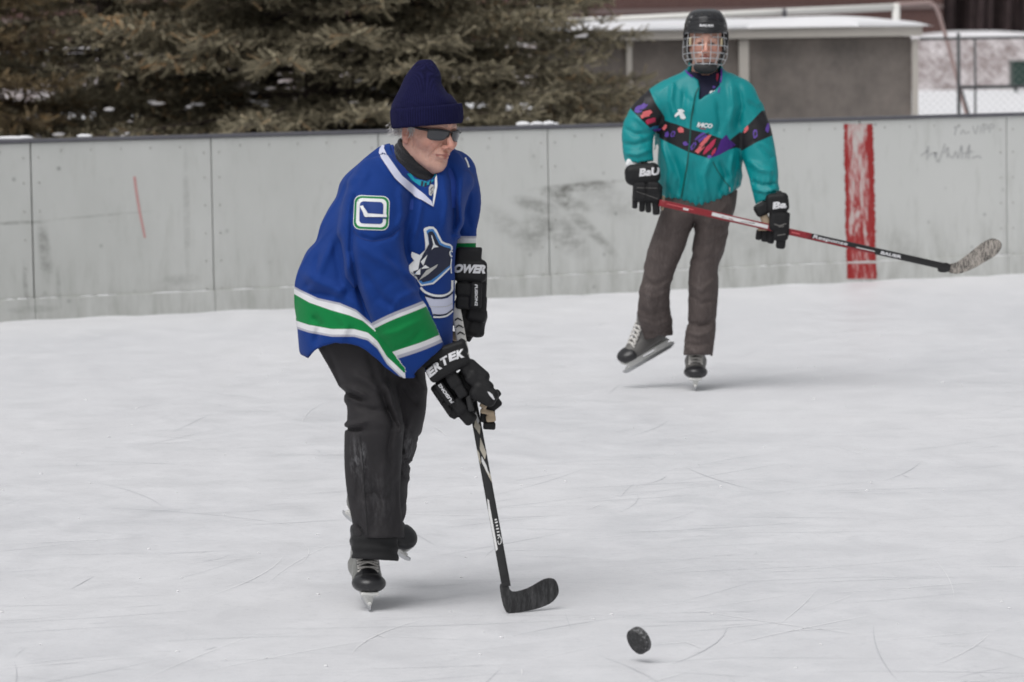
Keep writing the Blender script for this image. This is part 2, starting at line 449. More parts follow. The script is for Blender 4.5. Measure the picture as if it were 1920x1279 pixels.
# ---- snowy ground beyond the boards
m_snow = simple('snow', (.80, .80, .82), .8, .05, 3, .4, .02)
m_patch, n, b = new_mat('snowy_slope')
tc = N(n, 'ShaderNodeTexCoord').outputs['Object']
f1 = noise(n, 1.6, 6, .7, tc, (1, .25, 1)); f2 = noise(n, 7, 4, .7, tc, (1, .3, 1))
sx = N(n, 'ShaderNodeSeparateXYZ'); L(n, tc, sx.inputs[0])
c = mix(n, maprange(n, mth(n, 'ADD', mth(n, 'MULTIPLY', f1, .5), mth(n, 'MULTIPLY', f2, .5)), .42, .58), (.22, .175, .17), (.60, .56, .57)); c = mix(n, maprange(n, sx.outputs['Z'], 1.36, 1.46), c, (.76, .75, .77))
L(n, c, b.inputs['Base Color']); b.inputs['Roughness'].default_value = .9
gx0, gx1 = -120, 160
back = lambda s: (A0+bd*s-bn*.12)
q0, q1 = back(-60), back(90)
V = np.array([[q0[0], q0[1], -.01], [q1[0], q1[1], -.01], [gx1, 104, 0], [gx0, 104, 0]], float)
tag(mesh_np('snow_field', V, np.array([[0, 1, 2, 3]]), m_snow, smooth=False), kind='structure')
# far bank with brush showing through the snow, snow on its flat top
nx, ny = 260, 14; xs = np.linspace(gx0, gx1, nx); V = []
dj_ = [0, .15, .35, .55, .75, .9, 1.0, 1.1, 1.3, 2, 5, 12, 30, 60]
for j in range(ny):
    for x in xs:
        h = 1.50+.05*math.sin(x*.9)+(.13*max(0, math.sin((x-12.3)*1.1)) if x > 12.6 else 0); t = min(1, dj_[j]); V.append([x, 103.9+dj_[j]*5, h*(3*t*t-2*t**3)-.02])
F = [[j*nx+i, j*nx+i+1, (j+1)*nx+i+1, (j+1)*nx+i] for j in range(ny-1) for i in range(nx-1)]
tag(mesh_np('snowy_slope', np.array(V), np.array(F), m_patch), kind='structure')
m_hill = simple('wooded_hillside', (.06, .042, .044), .95, .35, .6, .3, .2)
V, F = [], []
for j in range(8):
    for i in range(60): V.append([-200+i*8, 150+j*14, 1.4+j*3.2+1.2*math.sin(i*.5+j)])
F = [[j*60+i, j*60+i+1, (j+1)*60+i+1, (j+1)*60+i] for j in range(7) for i in range(59)]
tag(mesh_np('hill', np.array(V, float), np.array(F), m_hill), kind='structure')

# ---- far wood on the slope: one mass of bare stems
m_wood, n, b = new_mat('bare_wood')
f = noise(n, 1.4, 5, .7); L(n, ramp(n, f, [(.3, (.04, .026, .027)), (.7, (.09, .062, .062))]), b.inputs['Base Color']); b.inputs['Roughness'].default_value = .9
ps = []
for _ in range(3600):
    y = RNG.uniform(124, 148); x = RNG.uniform(-.02, .24)*y; h = RNG.uniform(4, 9); z0 = 1.4
    k = 4; pts = [[x+RNG.normal(0, .1)*j, y, z0+h*j/k] for j in range(k+1)]
    V, F = tube(pts, np.linspace(.16, .02, k+1)*RNG.uniform(.6, 1.6), 3, caps=False); ps.append((V, F))
    for q in range(3):
        a = pts[RNG.integers(1, 4)]; dx = RNG.normal(0, .9); V, F = tube([a, [a[0]+dx*.5, a[1], a[2]+.5], [a[0]+dx, a[1], a[2]+1.3]], [.05, .035, .01], 3, caps=False); ps.append((V, F))
V, F = join_np(ps); tag(mesh_np('far_woods', V, F, m_wood), 'dark bare winter wood far behind the fence', 'woods', kind='stuff')

# ---- rink boards
def board_mat():
    m, n, b = new_mat('board_panel')
    tc = N(n, 'ShaderNodeTexCoord').outputs['Object']
    lp = N(n, 'ShaderNodeVectorMath', operation='SUBTRACT'); L(n, tc, lp.inputs[0]); lp.inputs[1].default_value = tuple(A0)
    def dot(vec):
        d = N(n, 'ShaderNodeVectorMath', operation='DOT_PRODUCT'); L(n, lp.outputs[0], d.inputs[0]); d.inputs[1].default_value = tuple(vec); return d.outputs['Value']
    s, z = dot(bd), dot((0, 0, 1))
    cb = N(n, 'ShaderNodeCombineXYZ'); L(n, s, cb.inputs[0]); L(n, z, cb.inputs[1]); sz = cb.outputs[0]
    f1 = noise(n, 1.2, 5, .6, sz, (1, .5, 1)); f2 = noise(n, 7, 5, .65, sz, (1.6, .35, 1)); f3 = noise(n, 40, 3, .6, sz)
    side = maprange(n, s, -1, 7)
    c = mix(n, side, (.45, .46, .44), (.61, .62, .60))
    c = mix(n, mth(n, 'MULTIPLY', maprange(n, f1, .35, .7), .5), c, (.66, .665, .65))
    c = mix(n, mth(n, 'MULTIPLY', maprange(n, f2, .54, .76), .42), c, (.40, .41, .38))
    # grime near the bottom and scuffs the pucks left
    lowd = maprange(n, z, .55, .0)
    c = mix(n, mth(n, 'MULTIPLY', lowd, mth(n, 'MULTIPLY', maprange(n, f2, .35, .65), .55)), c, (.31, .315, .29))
    vo = N(n, 'ShaderNodeTexVoronoi'); vo.inputs['Scale'].default_value = 6.5; L(n, sz, vo.inputs['Vector'])
    L1 = mth(n, 'MULTIPLY', maprange(n, vo.outputs['Distance'], .13, .03), maprange(n, noise(n, 3.3, 2, .5, sz), .46, .6))
    c = mix(n, mth(n, 'MULTIPLY', L1, .75), c, (.2, .205, .195))
    # located smears: (s, z, length, height, angle, strength)
    for (us, vs_, lu, lv, an, st) in SMEARS:
        s0, z0 = on_board(us, vs_)
        mp = N(n, 'ShaderNodeMapping', vector_type='TEXTURE'); mp.inputs['Location'].default_value = (s0, z0, 0); mp.inputs['Rotation'].default_value = (0, 0, an); mp.inputs['Scale'].default_value = (lu, lv, 1)
        L(n, sz, mp.inputs[0]); g = N(n, 'ShaderNodeTexGradient', gradient_type='SPHERICAL'); L(n, mp.outputs[0], g.inputs[0])
        k = mth(n, 'MULTIPLY', mth(n, 'MULTIPLY', maprange(n, g.outputs['Fac'], 0, .55), st), maprange(n, noise(n, 9, 4, .7, sz, (1, 1.5, 1)), .32, .62))
        c = mix(n, k, c, (.19, .19, .175))
    L(n, c, b.inputs['Base Color']); b.inputs['Roughness'].default_value = .5; b.inputs['Specular IOR Level'].default_value = .35
    p = bump(n, b, f1, .12, .02); bump(n, b, f3, .12, .001, p); return m
SMEARS = [(1075, 352, .35, .035, .02, .8), (1120, 343, .25, .02, .05, .7), (1062, 360, .06, .06, .5, .9), (1005, 385, .22, .06, -.25, .55), (1060, 375, .25, .05, -.35, .6), (1095, 420, .4, .05, -.75, .6),
          (1005, 430, .13, .17, -.6, .5), (960, 430, .3, .1, -.6, .35), (1060, 440, .25, .12, -.7, .5), (1140, 375, .35, .12, -.5, .3), (84, 470, .05, .24, .1, .6), (30, 418, .25, .015, 0, .6), (180, 405, .45, .012, .05, .35),
          (48, 540, .02, .2, .05, .5), (110, 540, .02, .15, .05, .35), (330, 530, .18, .06, .1, .4), (350, 400, .03, .5, 0, .28), (60, 580, .2, .03, 0, .4), (1600, 560, .3, .05, 0, .2), (1700, 470, .12, .2, .6, .25), (1400, 430, .2, .3, .4, .18)]
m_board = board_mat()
m_cap = simple('board_cap', (.10, .10, .115), .45, .15, 20, .2)
HB = on_board(960, 244)[1]
_, KZ = on_board(1031, 517, .02)
boards = empty('rink_boards', tuple(BW(BL/2, 0)), 'long pale grey hockey rink boards with vertical joints, scuffs and dark top rail', 'rink boards')
jp = [on_board(u, v)[0] for u, v in ((61, 430), (399, 415), (712, 400), (1029, 380), (1613, 370), (1888, 350))]
jp.insert(4, (jp[3]+jp[4])/2); W4 = (jp[-1]-jp[0])/6
js = [jp[0]-W4*k for k in range(9, 0, -1)]+jp+[jp[-1]+W4*k for k in range(1, 10)]
def bbox(s0, s1, z0, z1, t0, t1): return obox(BW((s0+s1)/2, (z0+z1)/2, (t0+t1)/2), bd*(s1-s0)/2, bn*(t1-t0)/2, np.array([0, 0, (z1-z0)/2]))
def bevel_obj(o, wd=.003):
    md = o.modifiers.new('b', 'BEVEL'); md.width = wd; md.segments = 2; md.limit_method = 'ANGLE'; return o
for k in range(len(js)-1):
    g = .0055 if abs(js[k]-jp[0]) < .01 else .0035
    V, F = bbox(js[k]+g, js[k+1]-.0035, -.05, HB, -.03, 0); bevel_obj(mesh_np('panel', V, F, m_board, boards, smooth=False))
    V, F = bbox(js[k]+.001, js[k+1]-.001, -.06, KZ, .0005, .018); bevel_obj(mesh_np('kick_plate', V, F, m_board, boards, smooth=False), .004)
m_gap = simple('board_gap', (.10, .10, .095), .8, .1)
V, F = bbox(js[0], js[-1], -.02, HB-.003, -.05, -.031); mesh_np('backing', V, F, m_gap, boards, smooth=False)
V, F = bbox(js[0], js[-1], HB+.002, HB+.026, -.085, .014); bevel_obj(mesh_np('top_rail', V, F, m_cap, boards, smooth=False), .006)
# bolts beside the joints
ps = []
for s0 in js[5:-5]:
    for z in (.16, .34, .52, .70, .88, 1.04):
        for ds in (-.05, .05):
            c0 = BW(s0+ds, z*HB/1.13, .001); ps.append(tube([c0, c0+bn*.003], .006, 8))
    for q in range(1, 6):
        c0 = BW(s0+q*W4/6, HB-.05, .001); ps.append(tube([c0, c0+bn*.003], .006, 8))
V, F = join_np(ps); tag(mesh_np('bolts', V, F, simple('bolt', (.40, .40, .38), .5), boards), kind='stuff')
# ridge of scraped snow in the angle of ice and boards
ss = np.linspace(-8, 16, 900); V = []
for s0 in ss:
    hh = .006+.007*abs(math.sin(s0*3.1)+.5*math.sin(s0*11)); dd = .10+.05*math.sin(s0*1.7)+.02*math.sin(s0*7.3)
    V += [BW(s0, hh, .017), BW(s0, hh*.5, .02+dd*.5), BW(s0, .0005, .02+dd)]
F = [[i*3+j, i*3+j+1, i*3+j+4, i*3+j+3] for i in range(len(ss)-1) for j in (0, 1)]
tag(mesh_np('snow_ridge', np.array(V), np.array(F), m_ice), 'thin ridge of scraped snow along the foot of the boards', 'snow', kind='stuff')
# snow caught on the kick plate ledge
ps = []
for _ in range(110):
    s0 = RNG.uniform(-1, 12); l = RNG.uniform(.01, .12); c0 = BW(s0, KZ+.001, .009)
    bm = bmesh.new(); bmesh.ops.create_icosphere(bm, subdivisions=1, radius=1); V = np.array([vv.co[:] for vv in bm.verts]); F = np.array([[q.index for q in f.verts] for f in bm.faces]); bm.free()
    ps.append((V[:, :1]*bd*l+V[:, 1:2]*bn*.008+V[:, 2:3]*np.array([[0, 0, RNG.uniform(.002, .005)]])+c0, F))
V, F = join_np(ps); tag(mesh_np('ledge_snow', V, F, m_snow), 'dusting of snow on the narrow ledge of the kick plate', 'snow', kind='stuff')
# red painted line, worn through
m_red, n, b = new_mat('worn_red_paint')
tc = N(n, 'ShaderNodeTexCoord').outputs['Object']
f1 = noise(n, 8, 5, .65, tc, (1.6, 1.6, .35), .6); f2 = noise(n, 45, 4, .7, tc, (1.5, 1.5, .3))
es = attr(n, 'edge')
w_ = mth(n, 'ADD', mth(n, 'ADD', mth(n, 'MULTIPLY', f1, .7), mth(n, 'MULTIPLY', f2, .38)), mth(n, 'MULTIPLY', es, -.20))
c = ramp(n, w_, [(.45, (.33, .016, .016)), (.51, (.38, .05, .05)), (.55, (.54, .30, .29)), (.62, (.58, .53, .51))])
L(n, c, b.inputs['Base Color']); b.inputs['Roughness'].default_value = .55
def red_strip(ua, ub, va, vb, off):
    rows = 90; cols = 13; V = []; E = []
    for i in range(rows+1):
        v = va+(vb-va)*i/rows
        for j in range(cols):
            t = j/(cols-1); j_ = (RNG.normal(0, 1.0) if j in (0, cols-1) else 0)
            u = ua+(ub-ua)*t+(v-va)*.021+j_
            s0, z0 = on_board(u, v, off); V.append(BW(s0, z0, off)); E.append(max(0, 1-min(t, 1-t)*5.5) if t < .5 else max(0, 1-(1-t)*3.2))
    F = [[i*cols+j, (i+1)*cols+j, (i+1)*cols+j+1, i*cols+j+1] for i in range(rows) for j in range(cols-1)]
    return np.array(V), np.array(F), np.array(E)
V, F, E = red_strip(1582, 1637, 232.5, 491, .002); mesh_np('red_line', V, F, m_red, boards, smooth=False, attrs={'edge': E})
V, F, E = red_strip(1588, 1643, 494, 523, .020); mesh_np('red_line', V, F, m_red, boards, smooth=False, attrs={'edge': E})
bv_board = bvh_of(*[o for o in boards.children if o.name.startswith(('panel', 'kick'))])
m_pink = simple('pink_streak', (.52, .30, .29), .6, .2, 40); m_pen = simple('faded_marker', (.41, .415, .415), .6, .15, 60)
m_joint = simple('joint_shadow', (.09, .06, .06), .7)
decal_px('paint_streak', polys_bm([stroke([(252, 331), (256, 362), (262, 398), (272, 446)], 5.5, 4.5)]), m_pink, bv_board, boards)
def scrib(lst, wd=1.7): return merge_bm([polys_bm([stroke(catmull(s, 4), wd)]) for s in lst])
sc1 = [[(1726, 292), (1735, 286), (1741, 274), (1738, 300)], [(1742, 292), (1750, 287), (1754, 297), (1757, 286)], [(1760, 305), (1772, 270)], [(1770, 288), (1778, 276), (1776, 296)], [(1777, 288), (1786, 296), (1792, 284), (1795, 297)], [(1797, 297), (1803, 272), (1804, 298)], [(1810, 297), (1818, 271), (1816, 299)], [(1806, 288), (1824, 284)], [(1822, 297), (1834, 293), (1840, 297)]]
sc2 = [[(1790, 254), (1793, 238)], [(1788, 240), (1800, 236)], [(1801, 252), (1806, 244), (1810, 252)], [(1812, 250), (1818, 247)], [(1824, 236), (1829, 251), (1834, 235)], [(1838, 250), (1840, 235)], [(1844, 250), (1846, 234), (1853, 238), (1847, 243)], [(1855, 249), (1857, 233), (1864, 237), (1858, 242)]]
decal_px('scribble', merge_bm([scrib(sc1, 2.0), scrib(sc2, 1.7)]), m_pen, bv_board, boards)
# snow lumps on the rail
def lumps(name, spots, label, cat, group=None, mat=None):
    out = []
    for (c0, r) in spots:
        def f(P, c0=np.asarray(c0), r=np.asarray(r)):
            return s_ell(P, c0, r)+rnoise(P, 3.2/max(r), int(abs(c0[0])*100) % 97)*min(r)*.22
        r = np.asarray(r); V, F = sdf_mesh(f, np.asarray(c0)-r*1.4, np.asarray(c0)+r*1.4, max(min(r)/4, .006)); out.append((V, F))
    V, F = join_np(out); o = mesh_np(name, V, F, mat or m_snow); tag(o, label, cat, group); return o
for (ua, lab) in ((985, 'smallest and leftmost'), (1012, 'middle'), (1033, 'rightmost')):
    s0, z0 = on_board(ua, 244); wd = .05 if ua == 985 else .042
    lumps('snow_lump', [(BW(s0, HB+.036, -.035), (wd, .03, .017)), (BW(s0+.045, HB+.031, -.035), (.03, .025, .011))], lab+' lump of snow lying on the dark top rail of the boards', 'snow lump', 'snow lumps on the rail')
for (ua, wd, lab) in ((20, .1, 'low heap of snow lying on the rail near the left edge'), (48, .06, 'short heap of snow lying on the rail just left of the first joint'), (162, .05, 'small flat lump of snow on the rail left of the pink streak')):
    s0, z0 = on_board(ua, 270); lumps('snow_lump', [(BW(s0, HB+.034, -.035), (wd, .03, .014))], lab, 'snow lump', 'snow lumps on the rail')

# ---- dugout shelter with snow on its roof
YD = 37.0
def fb(u0, u1, v0, v1, D, th, name, mat, parent, back=0, bev=.01):
    """real box whose front face spans these picture bounds at depth D"""
    a, c = W(u0, (v0+v1)/2, D), W(u1, (v0+v1)/2, D); zt, zb = W((u0+u1)/2, v0, D)[2], W((u0+u1)/2, v1, D)[2]
    V, F = box(a[0], c[0], D+back, D+back+th, max(zb, -.02), zt); o = mesh_np(name, V, F, mat, parent, smooth=False)
    return bevel_obj(o, bev)
m_wallD, n, b = new_mat('weathered_panel')
tc = N(n, 'ShaderNodeTexCoord').outputs['Object']
f = noise(n, 2.2, 6, .7, tc, (1, 1, .8)); f2 = noise(n, 30, 4, .7, tc, (1, 1, .4))
c = mix(n, maprange(n, f, .35, .68), (.10, .088, .080), (.22, .19, .17)); c = mix(n, mth(n, 'MULTIPLY', f2, .3), c, (.26, .235, .215))
L(n, c, b.inputs['Base Color']); b.inputs['Roughness'].default_value = .85; bump(n, b, f2, .4, .01)
m_cream = simple('cream_paint', (.47, .44, .40), .6, .08, 8, .2)
dug = empty('dugout', tuple(W(1430, 240, YD)[:2])+(0,), 'low weathered brown dugout shelter with cream posts and thick snow on its roof', 'dugout')
fb(1010, 1712, 74, 700, YD, .08, 'wall', m_wallD, dug, .05)
for u0, u1 in ((1174, 1185), (1385, 1404), (1710, 1721)):
    a = W(u0, 90, YD); c = W(u1, 90, YD); V, F = box(a[0], c[0], YD-.02, YD+.045, 0, W(u0, 73 if u0 > 1600 else 75, YD)[2]); bevel_obj(mesh_np('post', V, F, m_cream, dug, smooth=False), .008)
zt = W(1560, 51, YD)[2]; zb = W(1560, 70, YD)[2]
a = W(1000, 60, YD)[0]; c = W(1728, 60, YD)[0]
V, F = box(a, c, YD-.08, YD+2.4, zb, zt); bevel_obj(mesh_np('fascia', V, F, m_cream, dug, smooth=False), .01)
V, F = box(a+.1, c-.1, YD+2.2, YD+2.3, 0, zb-.003); mesh_np('back_wall', V, F, m_wallD, dug, smooth=False)
V, F = box(c-.17, c-.10, YD+.14, YD+2.19, 0, zb-.003); mesh_np('side_wall', V, F, m_wallD, dug, smooth=False)
# rounded snow blanket
nx, ny = 120, 14; V = []
for i in range(nx):
    x = a+.02+(c+.08-a)*i/(nx-1)
    ed = min(1, max(0, (c+.08-x)/.75)); hx = math.sqrt(max(0, 1-(1-ed)**2))
    for j in range(ny):
        t = j/(ny-1); y = YD-.12+2.5*t; hy = math.sqrt(max(0, 1-(1-min(1, t*6))**2))
        V.append([x, y, zt+.002+(.070+.022*math.exp(-((x-a)/(c-a)-.78)**2/.02))*hx*hy+.03*t*hx+.005*math.sin(x*3+y)])
nb_ = len(V); V += [[p[0], p[1], zt+.002] for p in V]
F = [[i*ny+j, (i+1)*ny+j, (i+1)*ny+j+1, i*ny+j+1] for i in range(nx-1) for j in range(ny-1)]
F += [[i*ny+nb_, i*ny, (i+1)*ny, (i+1)*ny+nb_][::-1] for i in range(nx-1)]+[[(nx-1)*ny+j, (nx-1)*ny+j+nb_, (nx-1)*ny+j+1+nb_, (nx-1)*ny+j+1][::-1] for j in range(ny-1)]
so = mesh_np('roof_snow', np.array(V), np.array(F), m_snow, dug)
# ---- white goal frame behind it
YG = 40.5
m_white = simple('white_metal', (.80, .79, .76), .45, .06, 8, .15); m_pinkm = simple('faded_red_metal', (.42, .30, .28), .5, .1, 10)
goal = empty('goal_frame', tuple(W(1500, 200, YG)[:2])+(0,), 'white metal goal frame rising behind the snowy dugout roof', 'goal frame')
pA, pB = W(960, 46, YG), W(1680, 13, YG+.4)
V, F = tube([pA, pB], .040, 14); mesh_np('crossbar', V, F, m_white, goal)
V, F = tube([[pB[0], pB[1], 0], pB+[0, 0, .037]], .043, 14); mesh_np('upright', V, F, m_white, goal)
V, F = tube([[pA[0], pA[1], 0], pA+[0, 0, .037]], .043, 14); mesh_np('upright', V, F, m_white, goal)
q1_, q2_, q3_ = W(1746, 7, YG+.9), W(1756, 16, YG+1.0), W(1775, 75, YG+1.2)
for dx in (0, pA[0]-pB[0]):
    pts = catmull([pB+[dx, 0, .03], pB+(q1_-pB)*.9+[dx, 0, .02], q1_+[dx, 0, 0], q2_+[dx, 0, 0], q3_+[dx, 0, 0], [q3_[0]+.45+dx, q3_[1]+.3, 0]], 5)
    V, F = tube(pts, .021, 10); mesh_np('back_stay', V, F, m_pinkm if dx == 0 else m_white, goal)
pc = W(1471, 24.5, YG+.2); V, F = tube([pc-[.02, 0, 0], pc+[.02, 0, 0]], .046, 12); mesh_np('clamp', V, F, m_cap, goal)
# ---- brick building far behind
YB = 118.0
m_brick, n, b = new_mat('brick')
br = N(n, 'ShaderNodeTexBrick'); br.inputs['Scale'].default_value = 6; br.inputs['Color1'].default_value = (.075, .032, .028, 1); br.inputs['Color2'].default_value = (.10, .05, .042, 1); br.inputs['Mortar'].default_value = (.13, .10, .095, 1)
mp = N(n, 'ShaderNodeMapping'); mp.inputs['Rotation'].default_value = (math.pi/2, 0, 0); L(n, N(n, 'ShaderNodeTexCoord').outputs['Object'], mp.inputs[0]); L(n, mp.outputs[0], br.inputs['Vector'])
L(n, br.outputs['Color'], b.inputs['Base Color']); b.inputs['Roughness'].default_value = .9
bld = empty('brick_building', tuple(W(900, 200, YB)[:2])+(0,), 'long dark red brick building far behind the spruce and dugout', 'building')
xr = W(1768, 40, YB)[0]; xl = W(-300, 40, YB)[0]
V, F = box(xl, xr, YB, YB+9, 1.3, 7.4); mesh_np('wall', V, F, m_brick, bld, smooth=False)
V, F = box(xl-.2, xr+.2, YB-.3, YB+9.3, 7.4, 7.6); mesh_np('roof', V, F, m_cap, bld, smooth=False)
V, F = box(xl, xr, YB-.08, YB-.002, 2.32, 2.44); mesh_np('stone_band', V, F, simple('stone_band', (.17, .13, .125), .8), bld, smooth=False)
# ---- chain-link fence
YF = 39.2
m_steel = simple('dark_steel', (.075, .08, .085), .5, .12, 30, .1, metal=.3); m_wire = simple('galvanised_wire', (.30, .30, .31), .5, .1, metal=.4)
fence = empty('chain_link_fence', tuple(W(1797, 200, YF)[:2])+(0,), 'chain-link fence with dark steel posts and rails right of the dugout', 'fence')
zf = W(1800, 72, YF)[2]; zm = W(1860, 163, YF)[2]; xs0 = W(1724, 72, YF)[0]; xp = W(1797, 72, YF)[0]; xe = xp+5.2
ps_ = [(xp, .019, W(1797, 62, YF)[2]), (W(1828, 72, YF)[0]+.0, .012, zf), (xp+2.6, .019, zf+.06), (xe, .019, zf+.06)]
for x, r, z in ps_: V, F = tube([[x, YF, 0], [x, YF, z]], r, 10); mesh_np('post', V, F, m_steel, fence)
V, F = tube([[xs0, YF, zf], [xe, YF, zf]], .014, 8); mesh_np('rail', V, F, m_steel, fence)
V, F = tube([[xp, YF, zm], [xe, YF, zm]], .017, 8); mesh_np('rail', V, F, m_steel, fence)
V, F = tube([[xp+.03, YF, zm-.03], [W(1823, 215, YF)[0]+.12, YF-.1, .0+.3]], .013, 8); mesh_np('brace', V, F, m_steel, fence)
ps = []
Hh = zf-.05; cell = .055
for x in np.arange(xs0-Hh, xe, cell*1.414):
    for sgn in (1, -1):
        a0, a1 = (x, x+Hh) if sgn > 0 else (x+Hh, x)
        z0, z1_ = .05, zf
        for (t0, t1) in ((0, 1),):
            xa, xb = a0, a1; za, zb_ = z0, z1_
            pts = [(xa, za), (xb, zb_)]
            def clip(p, q):
                (x0, y0), (x1, y1) = p, q
                lo, hi = 0., 1.
                dx = x1-x0
                for lim, s_ in ((xs0, 1), (xe, -1)):
                    if dx == 0: continue
                    t = (lim-x0)/dx
                    if s_*dx > 0: lo = max(lo, t)
                    else: hi = min(hi, t)
                return None if lo >= hi else ((x0+dx*lo, y0+(y1-y0)*lo), (x0+dx*hi, y0+(y1-y0)*hi))
            cc = clip(*pts)
            if cc:
                (x0, y0), (x1, y1) = cc; ps.append(tube([[x0, YF+.018+.002*sgn, y0], [x1, YF+.018+.002*sgn, y1]], .0013, 3, caps=False))
V, F = join_np(ps); mesh_np('wire_mesh', V, F, m_wire, fence)
# green bin, snow heaps
YGb = 99
m_green = simple('green_paint', (.012, .04, .03), .5, .15)
gb = empty('green_bin', tuple(W(1930, 160, YGb)[:2])+(0,), 'dark green metal bin cut by the right edge beyond the fence', 'bin')
x0 = W(1900, 140, YGb)[0]; zt_, zb_ = W(1910, 114, YGb)[2], W(1910, 165, YGb)[2]
V, F = box(x0, x0+1.2, YGb, YGb+.8, max(.12, zb_), zt_-.05); bevel_obj(mesh_np('body', V, F, m_green, gb, smooth=False), .02)
V, F = box(x0-.03, x0+1.23, YGb-.03, YGb+.83, zt_-.048, zt_); bevel_obj(mesh_np('lid', V, F, m_green, gb, smooth=False), .015)
for q in (.08, 1.12): V, F = tube([[x0+q, YGb+.1, 0], [x0+q, YGb+.1, max(.118, zb_-.002)]], .05, 8); mesh_np('leg', V, F, m_green, gb)
YS = 66
m_heap, n, b = new_mat('dirty_snow'); L(n, mix(n, maprange(n, noise(n, 12, 5, .7), .45, .6), (.62, .61, .63), (.40, .37, .36)), b.inputs['Base Color']); b.inputs['Roughness'].default_value = .9
#@@TREES
# ================================================================== TREES
def sprig_template(nn=20, ln_=.13, nl=.026, seed=0, nw=.0042):
    r = np.random.default_rng(seed); V = []; F = []; T = []
    V += [[-.003, 0, 0], [.003, 0, 0], [0, ln_, 0]]; F.append([0, 1, 2]); T += [0, 0, .3]
    for i in range(nn):
        t = (i+.5)/nn*ln_; a = i*2.4+r.uniform(-.3, .3); f = math.radians(r.uniform(40, 62)); l = nl*r.uniform(.8, 1.15)*(1-.25*(i/nn))
        d = np.array([math.cos(a)*math.sin(f), math.cos(f), math.sin(a)*math.sin(f)]); s = np.cross(d, [0, 1, 0]); s = s/np.linalg.norm(s)*nw
        b0 = np.array([0, t, 0]); k = len(V); V += [b0-s, b0+s, b0+d*l]; F.append([k, k+1, k+2]); T += [.1, .1, .6+.4*i/nn]
    return np.array(V), np.array(F), np.array(T)
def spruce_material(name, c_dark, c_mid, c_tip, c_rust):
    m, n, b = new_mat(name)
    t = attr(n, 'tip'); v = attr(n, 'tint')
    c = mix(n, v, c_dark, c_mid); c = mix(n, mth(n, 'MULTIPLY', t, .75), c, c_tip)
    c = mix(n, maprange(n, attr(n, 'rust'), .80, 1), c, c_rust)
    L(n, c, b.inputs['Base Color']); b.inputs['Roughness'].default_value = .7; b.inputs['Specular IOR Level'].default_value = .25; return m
m_bark = simple('spruce_bark', (.06, .045, .035), .9, .3, 12, .8, .02)
